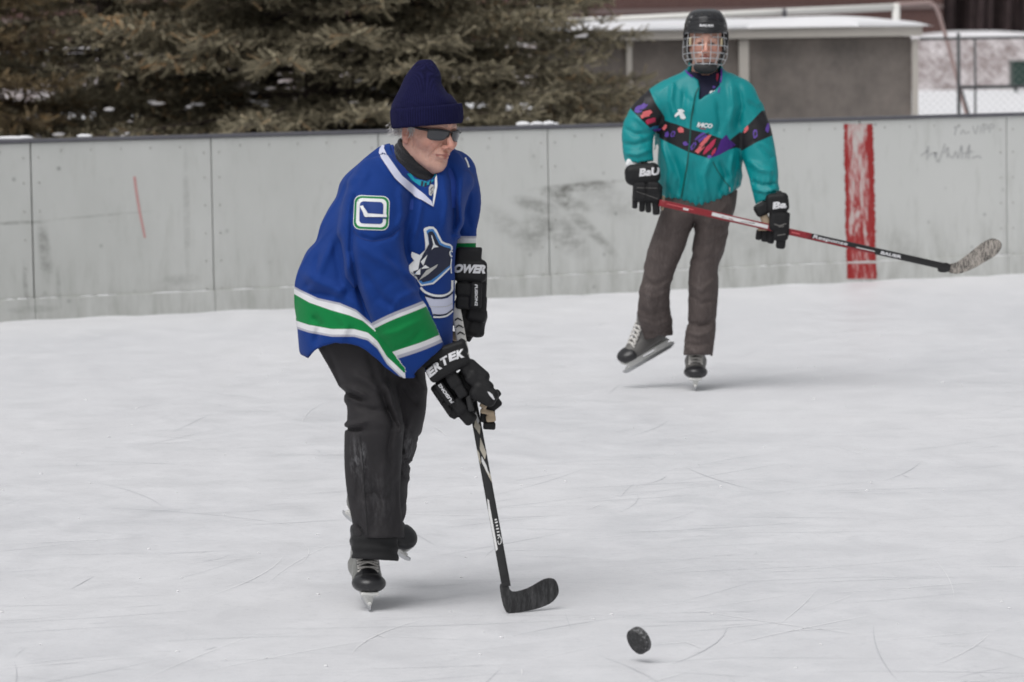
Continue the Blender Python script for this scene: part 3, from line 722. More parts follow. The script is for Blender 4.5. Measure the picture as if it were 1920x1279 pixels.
def spruce(label, cx, cy, H, R, mat, seed, zlow=.2, zdense=2.9, dens=1.0, group=None, name='spruce_tree'):
    r = np.random.default_rng(seed); tmpl = [sprig_template(26, .125, .024, s, .0064) for s in range(4)]
    root = empty(name, (cx, cy, 0), label, 'tree', group)
    tr = [[cx+.02*math.sin(z), cy, z] for z in np.linspace(-.05, H, 14)]
    V, F = tube(tr, np.linspace(.17, .02, 14)*R/3, 10); trunk = mesh_np('trunk', V, F, m_bark, root)
    org, dirs, ups, scs, tints = [], [], [], [], []; limbs = []
    z = zlow; wh = 0
    while z < H-.2:
        den = z < zdense; Lb = R*(1-z/H)**.8*r.uniform(.92, 1.05); nb = int((13 if den else 9)*max(.5, dens))
        for kq in range(nb):
            az = wh*1.1+2*math.pi*kq/nb+r.normal(0, .13); Lk = Lb*r.uniform(.8, 1.1); d = np.array([math.cos(az), math.sin(az), 0]); side = np.array([-d[1], d[0], 0])
            zz = z+r.normal(0, .09); drop = .16*Lk*r.uniform(.7, 1.3); bend = r.normal(0, .12)
            front = d[1] < .35
            def pos(t): return np.array([cx, cy, zz])+d*(Lk*t)+side*bend*Lk*t*t+np.array([0, 0, .10*Lk*t-drop*1.6*t*t+drop*.9*t**4])
            ts = np.linspace(0, 1, 9); limbs.append(tube([pos(t) for t in ts], np.linspace(.032, .006, 9)*Lk/2.5, 5, caps=False))
            step = (.10 if (den and front) else .19)/Lk/dens**.5; t = .22 if den else .3
            while t < 1.0:
                p0 = pos(t); tl = (.10+.52*(1-t)*Lk**.5*min(1, (t-.05)*2.2))*r.uniform(.75, 1.2); fwd = (pos(min(1, t+.02))-pos(t-.02)); fwd /= np.linalg.norm(fwd)
                for sg_ in (-1, 1):
                    dd = fwd*r.uniform(.55, .85)+side*sg_*r.uniform(.7, 1)+np.array([0, 0, r.uniform(-.35, .02)]); dd /= np.linalg.norm(dd)
                    ns = max(1, int(tl/(.070 if (den and front) else .11)))
                    if tl > .18 and front: limbs.append(tube([p0, p0+dd*tl*.5-[0, 0, .01], p0+dd*tl-[0, 0, .03]], [.006, .004, .002], 3, caps=False))
                    for q in range(ns+1):
                        pq = p0+dd*tl*q/ns-np.array([0, 0, .05*tl*(q/ns)**2])
                        for s2 in ((-1, 1) if q < ns else (0,)):
                            d3 = dd*1.0+s2*(fwd-dd*.3)*r.uniform(.5, .9)*(1 if sg_ else 1)+r.normal(0, .22, 3)+np.array([0, 0, r.choice([-.35, .1, .55])*(.4+t)]); d3 /= np.linalg.norm(d3)
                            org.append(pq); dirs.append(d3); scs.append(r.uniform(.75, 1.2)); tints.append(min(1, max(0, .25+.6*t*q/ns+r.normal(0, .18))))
                t += step
            for _ in range(3): org.append(pos(1)); d3 = d+r.normal(0, .3, 3); dirs.append(d3/np.linalg.norm(d3)); scs.append(1); tints.append(.9)
        z += (.20 if den else .42)*r.uniform(.85, 1.15)*1.35/dens**.3; wh += 1
    V, F = join_np(limbs); mesh_np('limbs', V, F, m_bark, root)
    org, dirs, scs, tints = map(np.array, (org, dirs, scs, tints)); n_ = len(org)
    a = np.cross(dirs, [0, 0, 1.]); a /= np.linalg.norm(a, axis=1)[:, None]+1e-6; u = np.cross(a, dirs)
    k = r.integers(0, 4, n_); Vs, Fs, Tp, Ti, Ru = [], [], [], [], []; off = 0; rust = r.random(n_)
    rp = (rnoise(org, 2.2, seed+3)*.5+.5); rust = .55*rust+.6*rp
    for j in range(4):
        mk = k == j; TV, TF, TT = tmpl[j]; m_ = mk.sum()
        P = org[mk][:, None]+scs[mk][:, None, None]*(TV[None, :, 0:1]*a[mk][:, None]+TV[None, :, 1:2]*dirs[mk][:, None]+TV[None, :, 2:3]*u[mk][:, None])
        Vs.append(P.reshape(-1, 3)); Fs.append((TF[None]+(np.arange(m_)*len(TV))[:, None, None]).reshape(-1, 3)+off); off += m_*len(TV)
        Tp.append(np.tile(TT, m_)); Ti.append(np.repeat(tints[mk], len(TV))); Ru.append(np.repeat(rust[mk], len(TV)))
    print('TREE sprigs', n_, 'tris', off//3)
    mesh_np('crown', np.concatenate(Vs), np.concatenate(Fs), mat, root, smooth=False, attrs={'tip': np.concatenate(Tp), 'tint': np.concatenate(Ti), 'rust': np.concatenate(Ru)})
    return root, org
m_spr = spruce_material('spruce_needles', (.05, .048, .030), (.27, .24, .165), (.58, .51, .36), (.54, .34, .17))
m_ced = spruce_material('cedar_sprays', (.09, .07, .038), (.20, .15, .085), (.30, .23, .14), (.30, .19, .08))
tc_ = W(600, 200, 31.5)
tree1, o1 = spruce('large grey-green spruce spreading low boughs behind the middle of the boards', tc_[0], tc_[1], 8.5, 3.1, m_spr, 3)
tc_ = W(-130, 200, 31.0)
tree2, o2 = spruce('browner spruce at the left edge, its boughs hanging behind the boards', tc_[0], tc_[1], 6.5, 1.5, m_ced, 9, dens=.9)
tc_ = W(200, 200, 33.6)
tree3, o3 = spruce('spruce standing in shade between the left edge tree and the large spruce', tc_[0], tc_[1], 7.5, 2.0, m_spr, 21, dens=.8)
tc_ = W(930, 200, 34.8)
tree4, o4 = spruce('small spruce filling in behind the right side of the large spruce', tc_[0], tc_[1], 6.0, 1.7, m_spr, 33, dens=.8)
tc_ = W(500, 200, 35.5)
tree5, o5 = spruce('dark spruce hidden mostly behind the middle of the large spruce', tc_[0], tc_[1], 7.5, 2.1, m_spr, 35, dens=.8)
# snow caught on the low boughs
r_ = np.random.default_rng(4); sp_ = []
for (u0, u1, v0, v1, k_) in ((20, 120, 238, 268, 7), (210, 240, 240, 262, 3), (160, 330, 190, 230, 4), (350, 400, 195, 204, 3), (470, 530, 165, 230, 8), (640, 740, 135, 195, 12), (870, 900, 215, 235, 3), (1075, 1100, 50, 70, 2)):
    for _ in range(k_):
        u, v = r_.uniform(u0, u1), r_.uniform(v0, v1); D = 29.6+r_.uniform(0, 1.4); cc0 = W(u, v, D); r0 = r_.uniform(.010, .030)
        bm = bmesh.new(); bmesh.ops.create_icosphere(bm, subdivisions=2, radius=1); V = np.array([vv.co[:] for vv in bm.verts]); F = np.array([[q.index for q in f.verts] for f in bm.faces]); bm.free()
        V *= (1+.5*rnoise(V, 2.5, int(u)))[:, None]; sp_.append((V*[r0*r_.uniform(.9, 2.2), r0, r0*.6]+cc0, F))
V, F = join_np(sp_); tag(mesh_np('bough_snow', V, F, m_heap), 'small clumps of snow caught in the spruce boughs', 'snow', kind='stuff')
#@@PEOPLE
# ================================================================== PEOPLE: shared builders
def Mframe(o, X, Y, Z):
    return np.array(o, float), np.stack([X, Y, Z], 1).astype(float)
def head_frame(u, v, D, yaw, pitch=0, roll=0):
    """origin and axes (X his right, Y facing, Z up); yaw 0 = facing the camera, + = towards picture right"""
    y = math.radians(yaw); X = np.array([-math.cos(y), -math.sin(y), 0]); Y = np.array([math.sin(y), -math.cos(y), 0]); Z = np.array([0, 0, 1.])
    Rm = np.stack([X, Y, Z], 1)
    Rp = np.array(Matrix.Rotation(math.radians(-pitch), 3, 'X')); Rr = np.array(Matrix.Rotation(math.radians(roll), 3, 'Y'))
    return W(u, v, D), Rm@Rr@Rp
def head_sdf(q, neck, eyes=True, old=True):
    q = q.copy(); q[:, 2] = np.where(q[:, 2] < 0, q[:, 2]/.91, q[:, 2]); a = np.abs(q[:, 0]); m = np.stack([a, q[:, 1], q[:, 2]], 1)
    d = s_ell(q, (0, -.012, .045), (.076, .098, .082))
    d = smin(d, s_ell(q, (0, .022, -.012), (.066, .070, .085)), .03)
    d = smin(d, s_chain(m, [(.050, -.012, -.045), (.046, .01, -.072), (.022, .055, -.100), (0, .064, -.103)], [.020, .019, .018, .019]), .022)
    d = smin(d, s_ell(q, (0, .035, -.072), (.046, .048, .042)), .02)
    d = smin(d, s_sph(q, (0, .068, -.104), .019), .015)
    d = smin(d, s_sph(m, (.040, .058, -.022), .026), .022)                       # cheekbone
    d = smin(d, s_chain(m, [(.0, .090, .028), (.022, .089, .033), (.044, .070, .026)], [.010, .010, .009]), .014)  # brow
    d = smin(d, s_sph(q, (0, .072, .045), .022), .03)
    d = smax(d, -s_ell(m, (.031, .099, .006), (.017, .014, .011)), .012)         # sockets
    d = smin(d, s_ell(m, (.031, .078, .006), (.0125, .0125, .0125)), .003)
    d = smin(d, s_ell(m, (.031, .0795, .0125), (.0135, .0125, .0055)), .004)     # upper lid
    d = smin(d, s_chain(q, [(0, .088, .020), (0, .106, -.006), (0, .1215, -.030)], [.0078, .0088, .0105]), .010)
    d = smin(d, s_ell(m, (.0125, .105, -.036), (.0082, .013, .0082)), .006)
    d = smax(d, -s_ell(m, (.0065, .111, -.041), (.004, .006, .004)), .003)
    d = smin(d, s_ell(q, (0, .077, -.058), (.028, .020, .020)), .014)            # muzzle
    d = smin(d, s_chain(m, [(0, .0985, -.0570), (.012, .0955, -.0578), (.023, .086, -.0635)], [.0048, .0046, .0022]), .004)
    d = smin(d, s_chain(m, [(0, .0960, -.0705), (.011, .0935, -.0702), (.021, .085, -.0660)], [.0056, .0052, .0022]), .004)
    d = smax(d, -s_chain(m, [(0, .1030, -.0638), (.012, .0995, -.0642), (.026, .088, -.0665), (.030, .084, -.069)], [.0040, .0038, .0030, .002]), .002)
    if old:
        def f2(ax, pts, wd, dep):       # crease drawn on the skin in a plane of the head frame
            best = np.full(len(m), 9.)
            for (a0, b0), (a1, b1) in zip(pts[:-1], pts[1:]):
                ux, uy = a1-a0, b1-b0; t = np.clip(((m[:, ax]-a0)*ux+(m[:, 2]-b0)*uy)/(ux*ux+uy*uy), 0, 1); best = np.minimum(best, np.hypot(m[:, ax]-a0-t*ux, m[:, 2]-b0-t*uy))
            return dep*np.exp(-(best/wd)**2)
        fr_ = m[:, 1] > .03
        d = d+fr_*(f2(0, [(.017, -.026), (.026, -.042), (.033, -.058), (.034, -.074)], .0036, .0042)+f2(0, [(.028, -.068), (.031, -.088)], .003, .0022)+f2(0, [(.046, -.028), (.051, -.052), (.043, -.082)], .004, .0026)+f2(0, [(0, -.0835), (.016, -.0845)], .0035, .0022)
            +f2(0, [(0, .056), (.045, .052)], .002, .0012)+f2(0, [(.006, .026), (.005, .042)], .002, .0016))
        d = d+(m[:, 0] > .045)*(f2(1, [(.052, .0), (.034, -.008)], .0022, .0014)+f2(1, [(.050, -.010), (.032, -.022)], .0022, .0014)+f2(1, [(.016, -.012), (.014, -.05)], .0035, .0022)+f2(1, [(.028, -.03), (.022, -.075)], .003, .0016))
        d = d-.003*np.exp(-((m[:, 0]-.045)**2+(m[:, 1]-.04)**2+(m[:, 2]+.088)**2)/.00016)
        d = d+rnoise(q, 150, 5)*.0008+rnoise(q, 60, 8)*.0016
        d = smin(d, s_chain(q, [(0, .045, -.118), (0, .01, -.125)], [.017, .02]), .02)   # loose skin below the chin
    # ear
    ea = s_ell(m-np.array([.074, -.012, -.008]), (0, 0, 0), (.010, .020, .033), np.array([[.94, -.34, 0], [.34, .94, 0], [0, 0, 1]]).T)
    ea = smax(ea, -s_ell(m, (.086, -.004, -.002), (.008, .011, .018)), .004)
    ea = smin(ea, s_ell(m, (.076, -.004, -.036), (.007, .009, .010)), .006)
    d = smin(d, ea, .005)
    for pts, rr in neck: d = smin(d, s_chain(q, pts, rr), .025)
    return d
m_skin, n, b = new_mat('skin')
f = noise(n, 30, 5, .6); f2 = noise(n, 220, 3, .6)
c = mix(n, f, (.58, .31, .235), (.72, .43, .34)); c = mix(n, mth(n, 'MULTIPLY', maprange(n, f2, .55, .75), .35), c, (.44, .20, .15))
c = mix(n, mth(n, 'MULTIPLY', attr(n, 'red'), .6), c, (.50, .16, .12)); c = mix(n, mth(n, 'MULTIPLY', attr(n, 'lip'), .9), c, (.34, .10, .085)); c = mix(n, mth(n, 'MULTIPLY', attr(n, 'brow'), .8), c, (.16, .12, .10)); c = mix(n, mth(n, 'MULTIPLY', attr(n, 'eye'), .9), c, (.05, .03, .025))
c = mix(n, mth(n, 'MULTIPLY', maprange(n, noise(n, 75, 4, .7), .52, .66), .30), c, (.46, .19, .14)); c = mix(n, mth(n, 'MULTIPLY', maprange(n, noise(n, 110, 3, .7), .60, .7), .35), c, (.74, .50, .40))
c = mix(n, mth(n, 'MULTIPLY', attr(n, 'stub'), .12), c, (.42, .36, .33))
L(n, c, b.inputs['Base Color']); b.inputs['Roughness'].default_value = .5; b.inputs['Subsurface Weight'].default_value = .12
b.inputs['Subsurface Radius'].default_value = (.012, .005, .003); b.inputs['Subsurface Scale'].default_value = .5; bump(n, b, f2, .25, .0008)
def build_body(parent, frame, neck, limbs, old, hh=.0026):
    o, R = frame
    V, F = sdf_mesh(lambda q: head_sdf(q, neck, old=old), (-.125, -.16, -.24), (.125, .15, .155), hh)
    Vr = V; V = V.copy(); V[:, 2] = np.where(V[:, 2] < 0, V[:, 2]/.91, V[:, 2]); a = np.abs(V[:, 0]); eye = np.clip(1.2-s_ell(np.stack([a, V[:, 1], V[:, 2]], 1), (.031, .090, .005), (.013, .012, .005))/.0015, 0, 1)*(V[:, 1] > .05)
    lip = np.clip(1-np.minimum(s_chain(np.stack([a, V[:, 1], V[:, 2]], 1), [(0, .099, -.058), (.022, .086, -.064)], [.0045, .003]), s_chain(np.stack([a, V[:, 1], V[:, 2]], 1), [(0, .097, -.070), (.02, .086, -.0665)], [.005, .003]))/.0034, 0, 1)
    red = np.clip(np.exp(-((V[:, 1]-.12)**2+(V[:, 2]+.03)**2)/.0005)*.8+np.exp(-((a-.045)**2+(V[:, 1]-.075)**2+(V[:, 2]+.025)**2)/.0006)*.7+(a > .076)*.7*(V[:, 2] < .03), 0, 1)
    stub = np.clip((-.045-V[:, 2])/.02, 0, 1)*np.clip((V[:, 1]+.02)/.03, 0, 1)*(1-lip)
    brow = np.clip(1-np.abs(s_chain(np.stack([a, V[:, 1], V[:, 2]], 1), [(.014, .104, .032), (.03, .10, .038), (.047, .082, .032)], [.003, .0035, .002]))/.004, 0, 1)*(V[:, 1] > .05)*.8
    Vw = Vr@R.T+o; parts = [(Vw, F)]; at = [lip, red, stub, brow, eye]
    if limbs:
        allp = np.concatenate([np.array(p) for p, r in limbs]); lo, hi = allp.min(0)-.15, allp.max(0)+.15
        def f(P):
            d = None
            for p, r in limbs:
                s = s_chain(P, p, r); d = s if d is None else smin(d, s, .05)
            return d
        V2, F2 = sdf_mesh(f, lo, hi, .018); parts.append((V2, F2)); at = [np.concatenate([x, np.zeros(len(V2))]) for x in at]
    V, F = join_np(parts)
    return mesh_np('body', V, F, m_skin, parent, attrs={'lip': at[0], 'red': at[1], 'stub': at[2], 'brow': at[3], 'eye': at[4]})
def sdf_part(name, f, lo, hi, h, mat, parent, attrs=None):
    V, F = sdf_mesh(f, lo, hi, h); at = {}
    if attrs:
        for k, g in attrs.items(): at[k] = g(V)
    return mesh_np(name, V, F, mat, parent, attrs=at)
def px_bounds(u0, u1, v0, v1, D0, D1, pad=.02):
    c = np.array([W(u, v, D) for u in (u0, u1) for v in (v0, v1) for D in (D0, D1)]); return c.min(0)-pad, c.max(0)+pad
def ptpx(lst, D, rpx=True):
    """(u,v,dy,r_px) -> points, radii"""
    P = np.array([W(a[0], a[1], D+a[2]) for a in lst]); r = np.array([a[3]/(FPX/(D+a[2])) for a in lst])
    Q = catmull(np.column_stack([P, r]), 5); return Q[:, :3], Q[:, 3]
class PadBox:
    """rounded pad given in the picture: centre px, angle deg (clockwise), half sizes px, depth half m"""
    def __init__(s, u, v, D, ang, hu, hv, hd, r=.35, tilt=0):
        a = math.radians(ang); sc = FPX/D; s.c = W(u, v, D)
        e1 = Rv*math.cos(a)-Uv*math.sin(a); e2 = -Rv*math.sin(a)-Uv*math.cos(a); e3 = Fv
        if tilt: t = math.radians(tilt); e1, e3 = e1*math.cos(t)+e3*math.sin(t), -e1*math.sin(t)+e3*math.cos(t)
        s.R = np.stack([e1, e2, e3], 1); s.h = np.array([hu/sc, hv/sc, hd]); s.r = min(s.h)*min(.9, r*1.35)
    def __call__(s, P): return s_box(P, s.c, s.h, s.r, s.R)
def union(fs, k=.004):
    def f(P):
        d = fs[0](P)
        for g in fs[1:]: d = smin(d, g(P), k)
        return d
    return f
def shape_bounds(fs, pad=.02):
    lo = np.full(3, 1e9); hi = -lo
    for g in fs:
        if isinstance(g, PadBox):
            e = np.abs(g.R)@g.h; lo = np.minimum(lo, g.c-e); hi = np.maximum(hi, g.c+e)
        else: lo = np.minimum(lo, g.lo); hi = np.maximum(hi, g.hi)
    return lo-pad, hi+pad
class Chain:
    def __init__(s, lst, D):
        s.p, s.r = ptpx(lst, D); m = s.r.max(); s.lo = s.p.min(0)-m; s.hi = s.p.max(0)+m
    def __call__(s, P): return s_chain(P, s.p, s.r)

# ---- skates (built once per person, placed twice)
m_bootblk = simple('black_boot', (.022, .022, .024), .42, .25, 40, .25, layers=[('side', (.20, .20, .19))]); m_boots = simple('silver_boot', (.13, .125, .12), .45, .2, 25, .2)
m_holder = simple('blade_holder_plastic', (.62, .62, .60), .4, .12, 60, .1); m_blade = simple('skate_steel', (.55, .56, .57), .28, .1, 80, .1, metal=.9)
m_lace = simple('lace', (.62, .60, .57), .8, .12, 80, .3); m_toe = simple('toe_cap', (.018, .018, .02), .32, .3, 30, .2)
def skate(parent, o, fwd, up, big=1.0, boot_mat=None, name='skate', lw=1.0):
    fwd = np.asarray(fwd, float); fwd /= np.linalg.norm(fwd); up = np.asarray(up, float); up = up-fwd*(up@fwd); up /= np.linalg.norm(up); X = np.cross(fwd, up)
    R = np.stack([X, fwd, up], 1)*big; o = np.asarray(o, float); T = lambda V: V@R.T+o
    def boot(q):
        d = s_chain(q*[.86, 1, 1], [(0, -.088, .108), (0, -.03, .096), (.002, .05, .086), (.002, .088, .083)], [.038, .036, .035, .031], (1, 1, 1))
        d = smin(d, s_chain(q, [(0, -.082, .12), (0, -.072, .19), (0, -.066, .25)], [.040, .041, .046]), .03)
        d = smin(d, s_chain(q*[.86, 1, 1], [(0, .055, .092), (0, .0, .135), (0, -.04, .19)], [.030, .032, .036]), .03)
        d = smax(d, .058-q[:, 2], .008); d = smax(d, q[:, 2]-.245, .01)
        d = np.maximum(d, q[:, 1]-.098)
        return d+.0012*np.cos(q[:, 2]*180)*(q[:, 2] > .12)
    V, F = sdf_mesh(boot, (-.07, -.15, .04), (.07, .14, .27), .0045); bt = mesh_np(name, T(V), F, boot_mat or m_bootblk, parent, attrs={'side': np.minimum(np.abs(V[:, 0])-.030, np.minimum(.118-V[:, 2]+.4*(.09-V[:, 1]), .07-V[:, 1]))*60})
    def toe(q):
        d = s_ell(q, (0, .092, .083), (.053, .060, .031)); d = smax(d, .057-q[:, 2], .006); d = smax(d, .078-q[:, 1], .005); return d
    V, F = sdf_mesh(toe, (-.06, .05, .04), (.06, .16, .15), .004); mesh_np('toe_cap', T(V), F, m_toe, bt)
    # holder: sole plate and two towers
    def hold(q):
        sole = s_box(q, (0, .012, .055), (.034-.006, .128, .006), .005)
        t1 = s_box(q, (0, .075, .038), (.014+.0, .046, .02), .008); t2 = s_box(q, (0, -.075, .038), (.014, .040, .02), .008)
        bar = s_box(q, (0, 0, .024), (.006, .135, .0065), .004)
        w = .45+.55*np.clip((q[:, 2]-.018)/.035, 0, 1)
        t = np.minimum(t1, t2)+(1-w)*.009
        return smin(smin(sole, t, .008), bar, .006)
    V, F = sdf_mesh(hold, (-.05, -.15, .01), (.05, .16, .07), .0035); mesh_np('blade_holder', T(V), F, m_holder, bt)
    yy = np.linspace(-.145, .150, 30); lowz = .0003+.012*np.clip((np.abs(yy-.002)-.115)/.033, 0, 1)**2
    Vb = []
    for x in (-.0018, .0018):
        for y, z in zip(yy, lowz): Vb.append([x, y, z])
        for y in yy: Vb.append([x, y, .0225])
    k = 30; F = []
    for i in range(k-1):
        F += [[i, i+1, k+i+1, k+i], [2*k+i, 3*k+i, 3*k+i+1, 2*k+i+1], [i, 2*k+i, 2*k+i+1, i+1], [k+i, k+i+1, 3*k+i+1, 3*k+i]]
    F += [[0, k, 3*k, 2*k], [k-1, 3*k-1, 4*k-1, 2*k-1]]; mesh_np('blade', T(np.array(Vb)), np.array(F), m_blade, bt, smooth=False)
    # laces criss-crossing the tongue
    pr = []; rows = 8
    def surf(x, t):
        y = .056-.10*t; z = .116+.098*t; return np.array([x, y+.014, z-8*x*x+.005])
    for i in range(rows):
        t = i/(rows-1)*1.05
        for s_ in (-1, 1):
            xs_ = np.linspace(-.032*s_, .032*s_, 7); pr.append(tube([surf(x, t+(.10*(j/6)))+np.array([0, 0, .002]) for j, x in enumerate(xs_)], .0030*lw, 5))
    V, F = join_np(pr); mesh_np('lace', T(V), F, m_lace, bt)
    return bt
m_tape = simple('white_tape', (.60, .59, .56), .8, .1, 60, .3); m_blackglove = simple('black_nylon', (.016, .016, .017), .62, .3, 40, .25, fabric=900)
m_blackpad = simple('black_pad', (.010, .010, .011), .6, .4, 60, .35, .003, 0, .3); m_tan = simple('tan_palm', (.42, .33, .23), .8, .15, 60, .4)
m_letter = simple('white_letter', (.66, .66, .68), .6, .08, 60, .1)

# ================================================================== PERSON 1 (blue jersey)
D1 = 11.5
foot1 = G(690, 1146)
p1 = empty('person', (foot1[0], foot1[1], 0), 'skater in blue and green jersey and navy knit hat leaning over his stick', 'person')
hf = head_frame(801, 248, D1-.03, 41, pitch=7, roll=-5)
m_hidden = None
limb1 = [([W(775, 345, D1+.04), W(715, 480, D1), W(690, 620, D1)], [.08, .11, .11]), ([W(715, 350, D1-.12), W(715, 520, D1-.14), W(798, 668, D1-.06)], [.045, .04, .026]),
         ([W(850, 340, D1+.12), W(868, 430, D1+.11), W(878, 480, D1+.07)], [.035, .03, .022]), ([W(690, 650, D1), W(702, 800, D1-.05), W(703, 960, D1-.03), W(700, 1010, D1+.0)], [.07, .05, .035, .028]), ([W(745, 670, D1+.1), W(762, 780, D1+.08), W(752, 850, D1+.12), W(738, 910, D1+.24)], [.05, .04, .03, .026])]
build_body(p1, hf, [([(0, -.03, -.06), (-.01, -.075, -.20)], [.056, .062])], limb1, True, .0021)

# --- jersey
J_rows = [(262, 752, 822, .05, .04), (272, 718, 840, .05, .07), (284, 700, 856, .045, .09), (300, 683, 868, .04, .112), (320, 655, 880, .035, .13), (341, 638, 888, .03, .145), (367, 630, 884, .02, .165), (388, 617, 876, .01, .175), (416, 603, 868, 0, .18), (448, 594, 860, 0, .185), (470, 575, 855, 0, .185),
          (499, 562, 852, 0, .185), (525, 555, 851, 0, .185), (570, 557, 851, 0, .19), (620, 559, 850, 0, .195), (670, 564, 846, 0, .195), (715, 575, 835, 0, .195)]
jt = ZLoft(J_rows, D1, k=5, p=2.15)
ns = Chain([(716, 352, -.10, 60), (702, 400, -.14, 62), (702, 460, -.17, 62), (718, 525, -.18, 59), (746, 585, -.17, 54), (778, 645, -.14, 49), (812, 705, -.10, 45)], D1)
fs = Chain([(842, 330, .10, 52), (858, 380, .13, 44), (868, 430, .11, 26), (872, 480, .08, 21), (874, 520, .08, 20)], D1)
hem = [(540, 655), (562, 663), (577, 671), (590, 658), (606, 649), (628, 643), (650, 644), (672, 649), (690, 657), (706, 671), (722, 688), (740, 700), (760, 707), (785, 708), (810, 690), (830, 660), (850, 640), (880, 630)]
JF = [([(676, 330), (662, 400), (660, 470), (674, 545), (694, 606)], 7, -.010), ([(690, 420), (668, 360), (690, 315)], 8, .006), ([(668, 440), (700, 452), (735, 442), (760, 415)], 4.5, -.005),
      ([(668, 456), (700, 480), (745, 505), (775, 520)], 9, .006), ([(680, 505), (715, 560), (760, 590)], 8, -.006), ([(720, 470), (760, 520), (795, 565)], 7, -.005), ([(640, 420), (600, 500), (575, 545)], 10, .007),
      ([(625, 440), (640, 520), (655, 570)], 9, -.007), ([(600, 470), (590, 520), (570, 545)], 7, -.006), ([(655, 480), (645, 540), (620, 565)], 8, .006), ([(570, 510), (600, 530), (640, 545), (680, 590)], 9, .008), ([(572, 548), (610, 552), (640, 560)], 5, -.005),
      ([(775, 350), (770, 400), (760, 450), (765, 500)], 8, -.009), ([(750, 345), (755, 400), (745, 440)], 7, .006), ([(792, 370), (783, 420), (775, 450)], 6, .006), ([(838, 300), (850, 340), (852, 400), (846, 450)], 7, -.010),
      ([(830, 330), (838, 380), (832, 430)], 6, .005), ([(868, 320), (862, 380), (868, 430)], 6, .005), ([(882, 350), (874, 400), (884, 430)], 5, -.004), ([(700, 640), (720, 660), (740, 690)], 5, -.005),
      ([(585, 590), (600, 610), (590, 650)], 7, -.006), ([(630, 580), (650, 610), (640, 640)], 8, .006), ([(712, 630), (745, 622), (790, 600)], 6, .004), ([(740, 655), (770, 640), (790, 620)], 5, -.004), ([(730, 590), (750, 560), (790, 540)], 6, .004),
      ([(845, 440), (870, 445), (892, 440)], 4, .004), ([(700, 300), (730, 330), (760, 360)], 8, -.004), ([(645, 345), (670, 330), (690, 290)], 9, .004)]
def neck_hole(P):
    q = (P-hf[0])@hf[1]; return s_chain(q, [(0, -.035, -.07), (0, -.05, -.12), (0, -.045, -.19)], [.050, .054, .048])
VCUT2 = [(728, 250), (737, 266), (741, 284), (750, 304), (765, 321), (782, 334), (800, 339), (812, 334), (818, 318), (826, 305), (838, 290), (842, 255), (800, 200), (740, 200)]
VCUT = [(726, 250), (731, 266), (735, 283), (745, 304), (752, 322), (770, 338), (786, 348), (800, 351), (812, 342), (819, 325), (826, 312), (838, 290), (842, 255), (800, 200), (740, 200)]
def jersey(P):
    u, v = proj(P); sc = D1/FPX
    t = jt(P)
    t = smax(t, below(u, v, hem)*sc, .006)
    n_ = ns(P); cut = ((u-770)*.50+(v-706)*.866 - ((u-770)*.866-(v-706)*.5)*0.0)
    # cuff edge from (770,706) to (843,640): normal points down-right
    ex, ey = 73, -66; ln_ = math.hypot(ex, ey); cut = ((u-770)*(-ey)+(v-706)*ex)/ln_*1.0
    n_ = smax(n_, cut*sc, .006)
    f_ = fs(P); f_ = smax(f_, (v-473)*sc, .005)
    low = np.clip((v-400)/60, 0, 1)
    d = smin(t, n_, .035); d2 = smin(t, n_, .006); d = d*(1-low)+d2*low
    d = smin(d, f_, .016)
    fo = 1.75*folds(P, JF)+rnoise(P*[1, 1, .6], 28, 3)*.0035+rnoise(P, 75, 6)*.0012+.0065*crease(P*[1, 1, .7], 30, 31)-.004*crease(P*[1, 1, .7], 34, 37)
    d = d-fo
    d = smax(d, -neck_hole(P), .01)
    d = smax(d, poly_sd(u, v, VCUT)*sc, .004)
    # open hem, open cuffs: cloth has an underside
    ti = np.maximum(jt(P)-fo+.011, -(below(u, v, hem)+32)*sc); ni = np.maximum(ns(P)-fo+.010, -(cut+24)*sc); fi = np.maximum(fs(P)-fo+.009, -(v-455)*sc)
    d = np.maximum(d, -ti); d = np.maximum(d, -ni) if True else d; d = np.maximum(d, -fi)
    return d
def sl_reg(P):      # + on the near sleeve
    return jt(P)-ns(P)
BLUE, GREEN, WHITE, GREY = (.004, .036, .205), (.002, .20, .05), (.72, .72, .74), (.42, .42, .48)
m_jersey = simple('jersey_cloth', BLUE, .8, .10, 12, .2, .002, 0, .22, layers=[('grey', GREY), ('white', WHITE), ('green', GREEN), ('navytrim', BLUE)], fabric=420, sheen=.04)
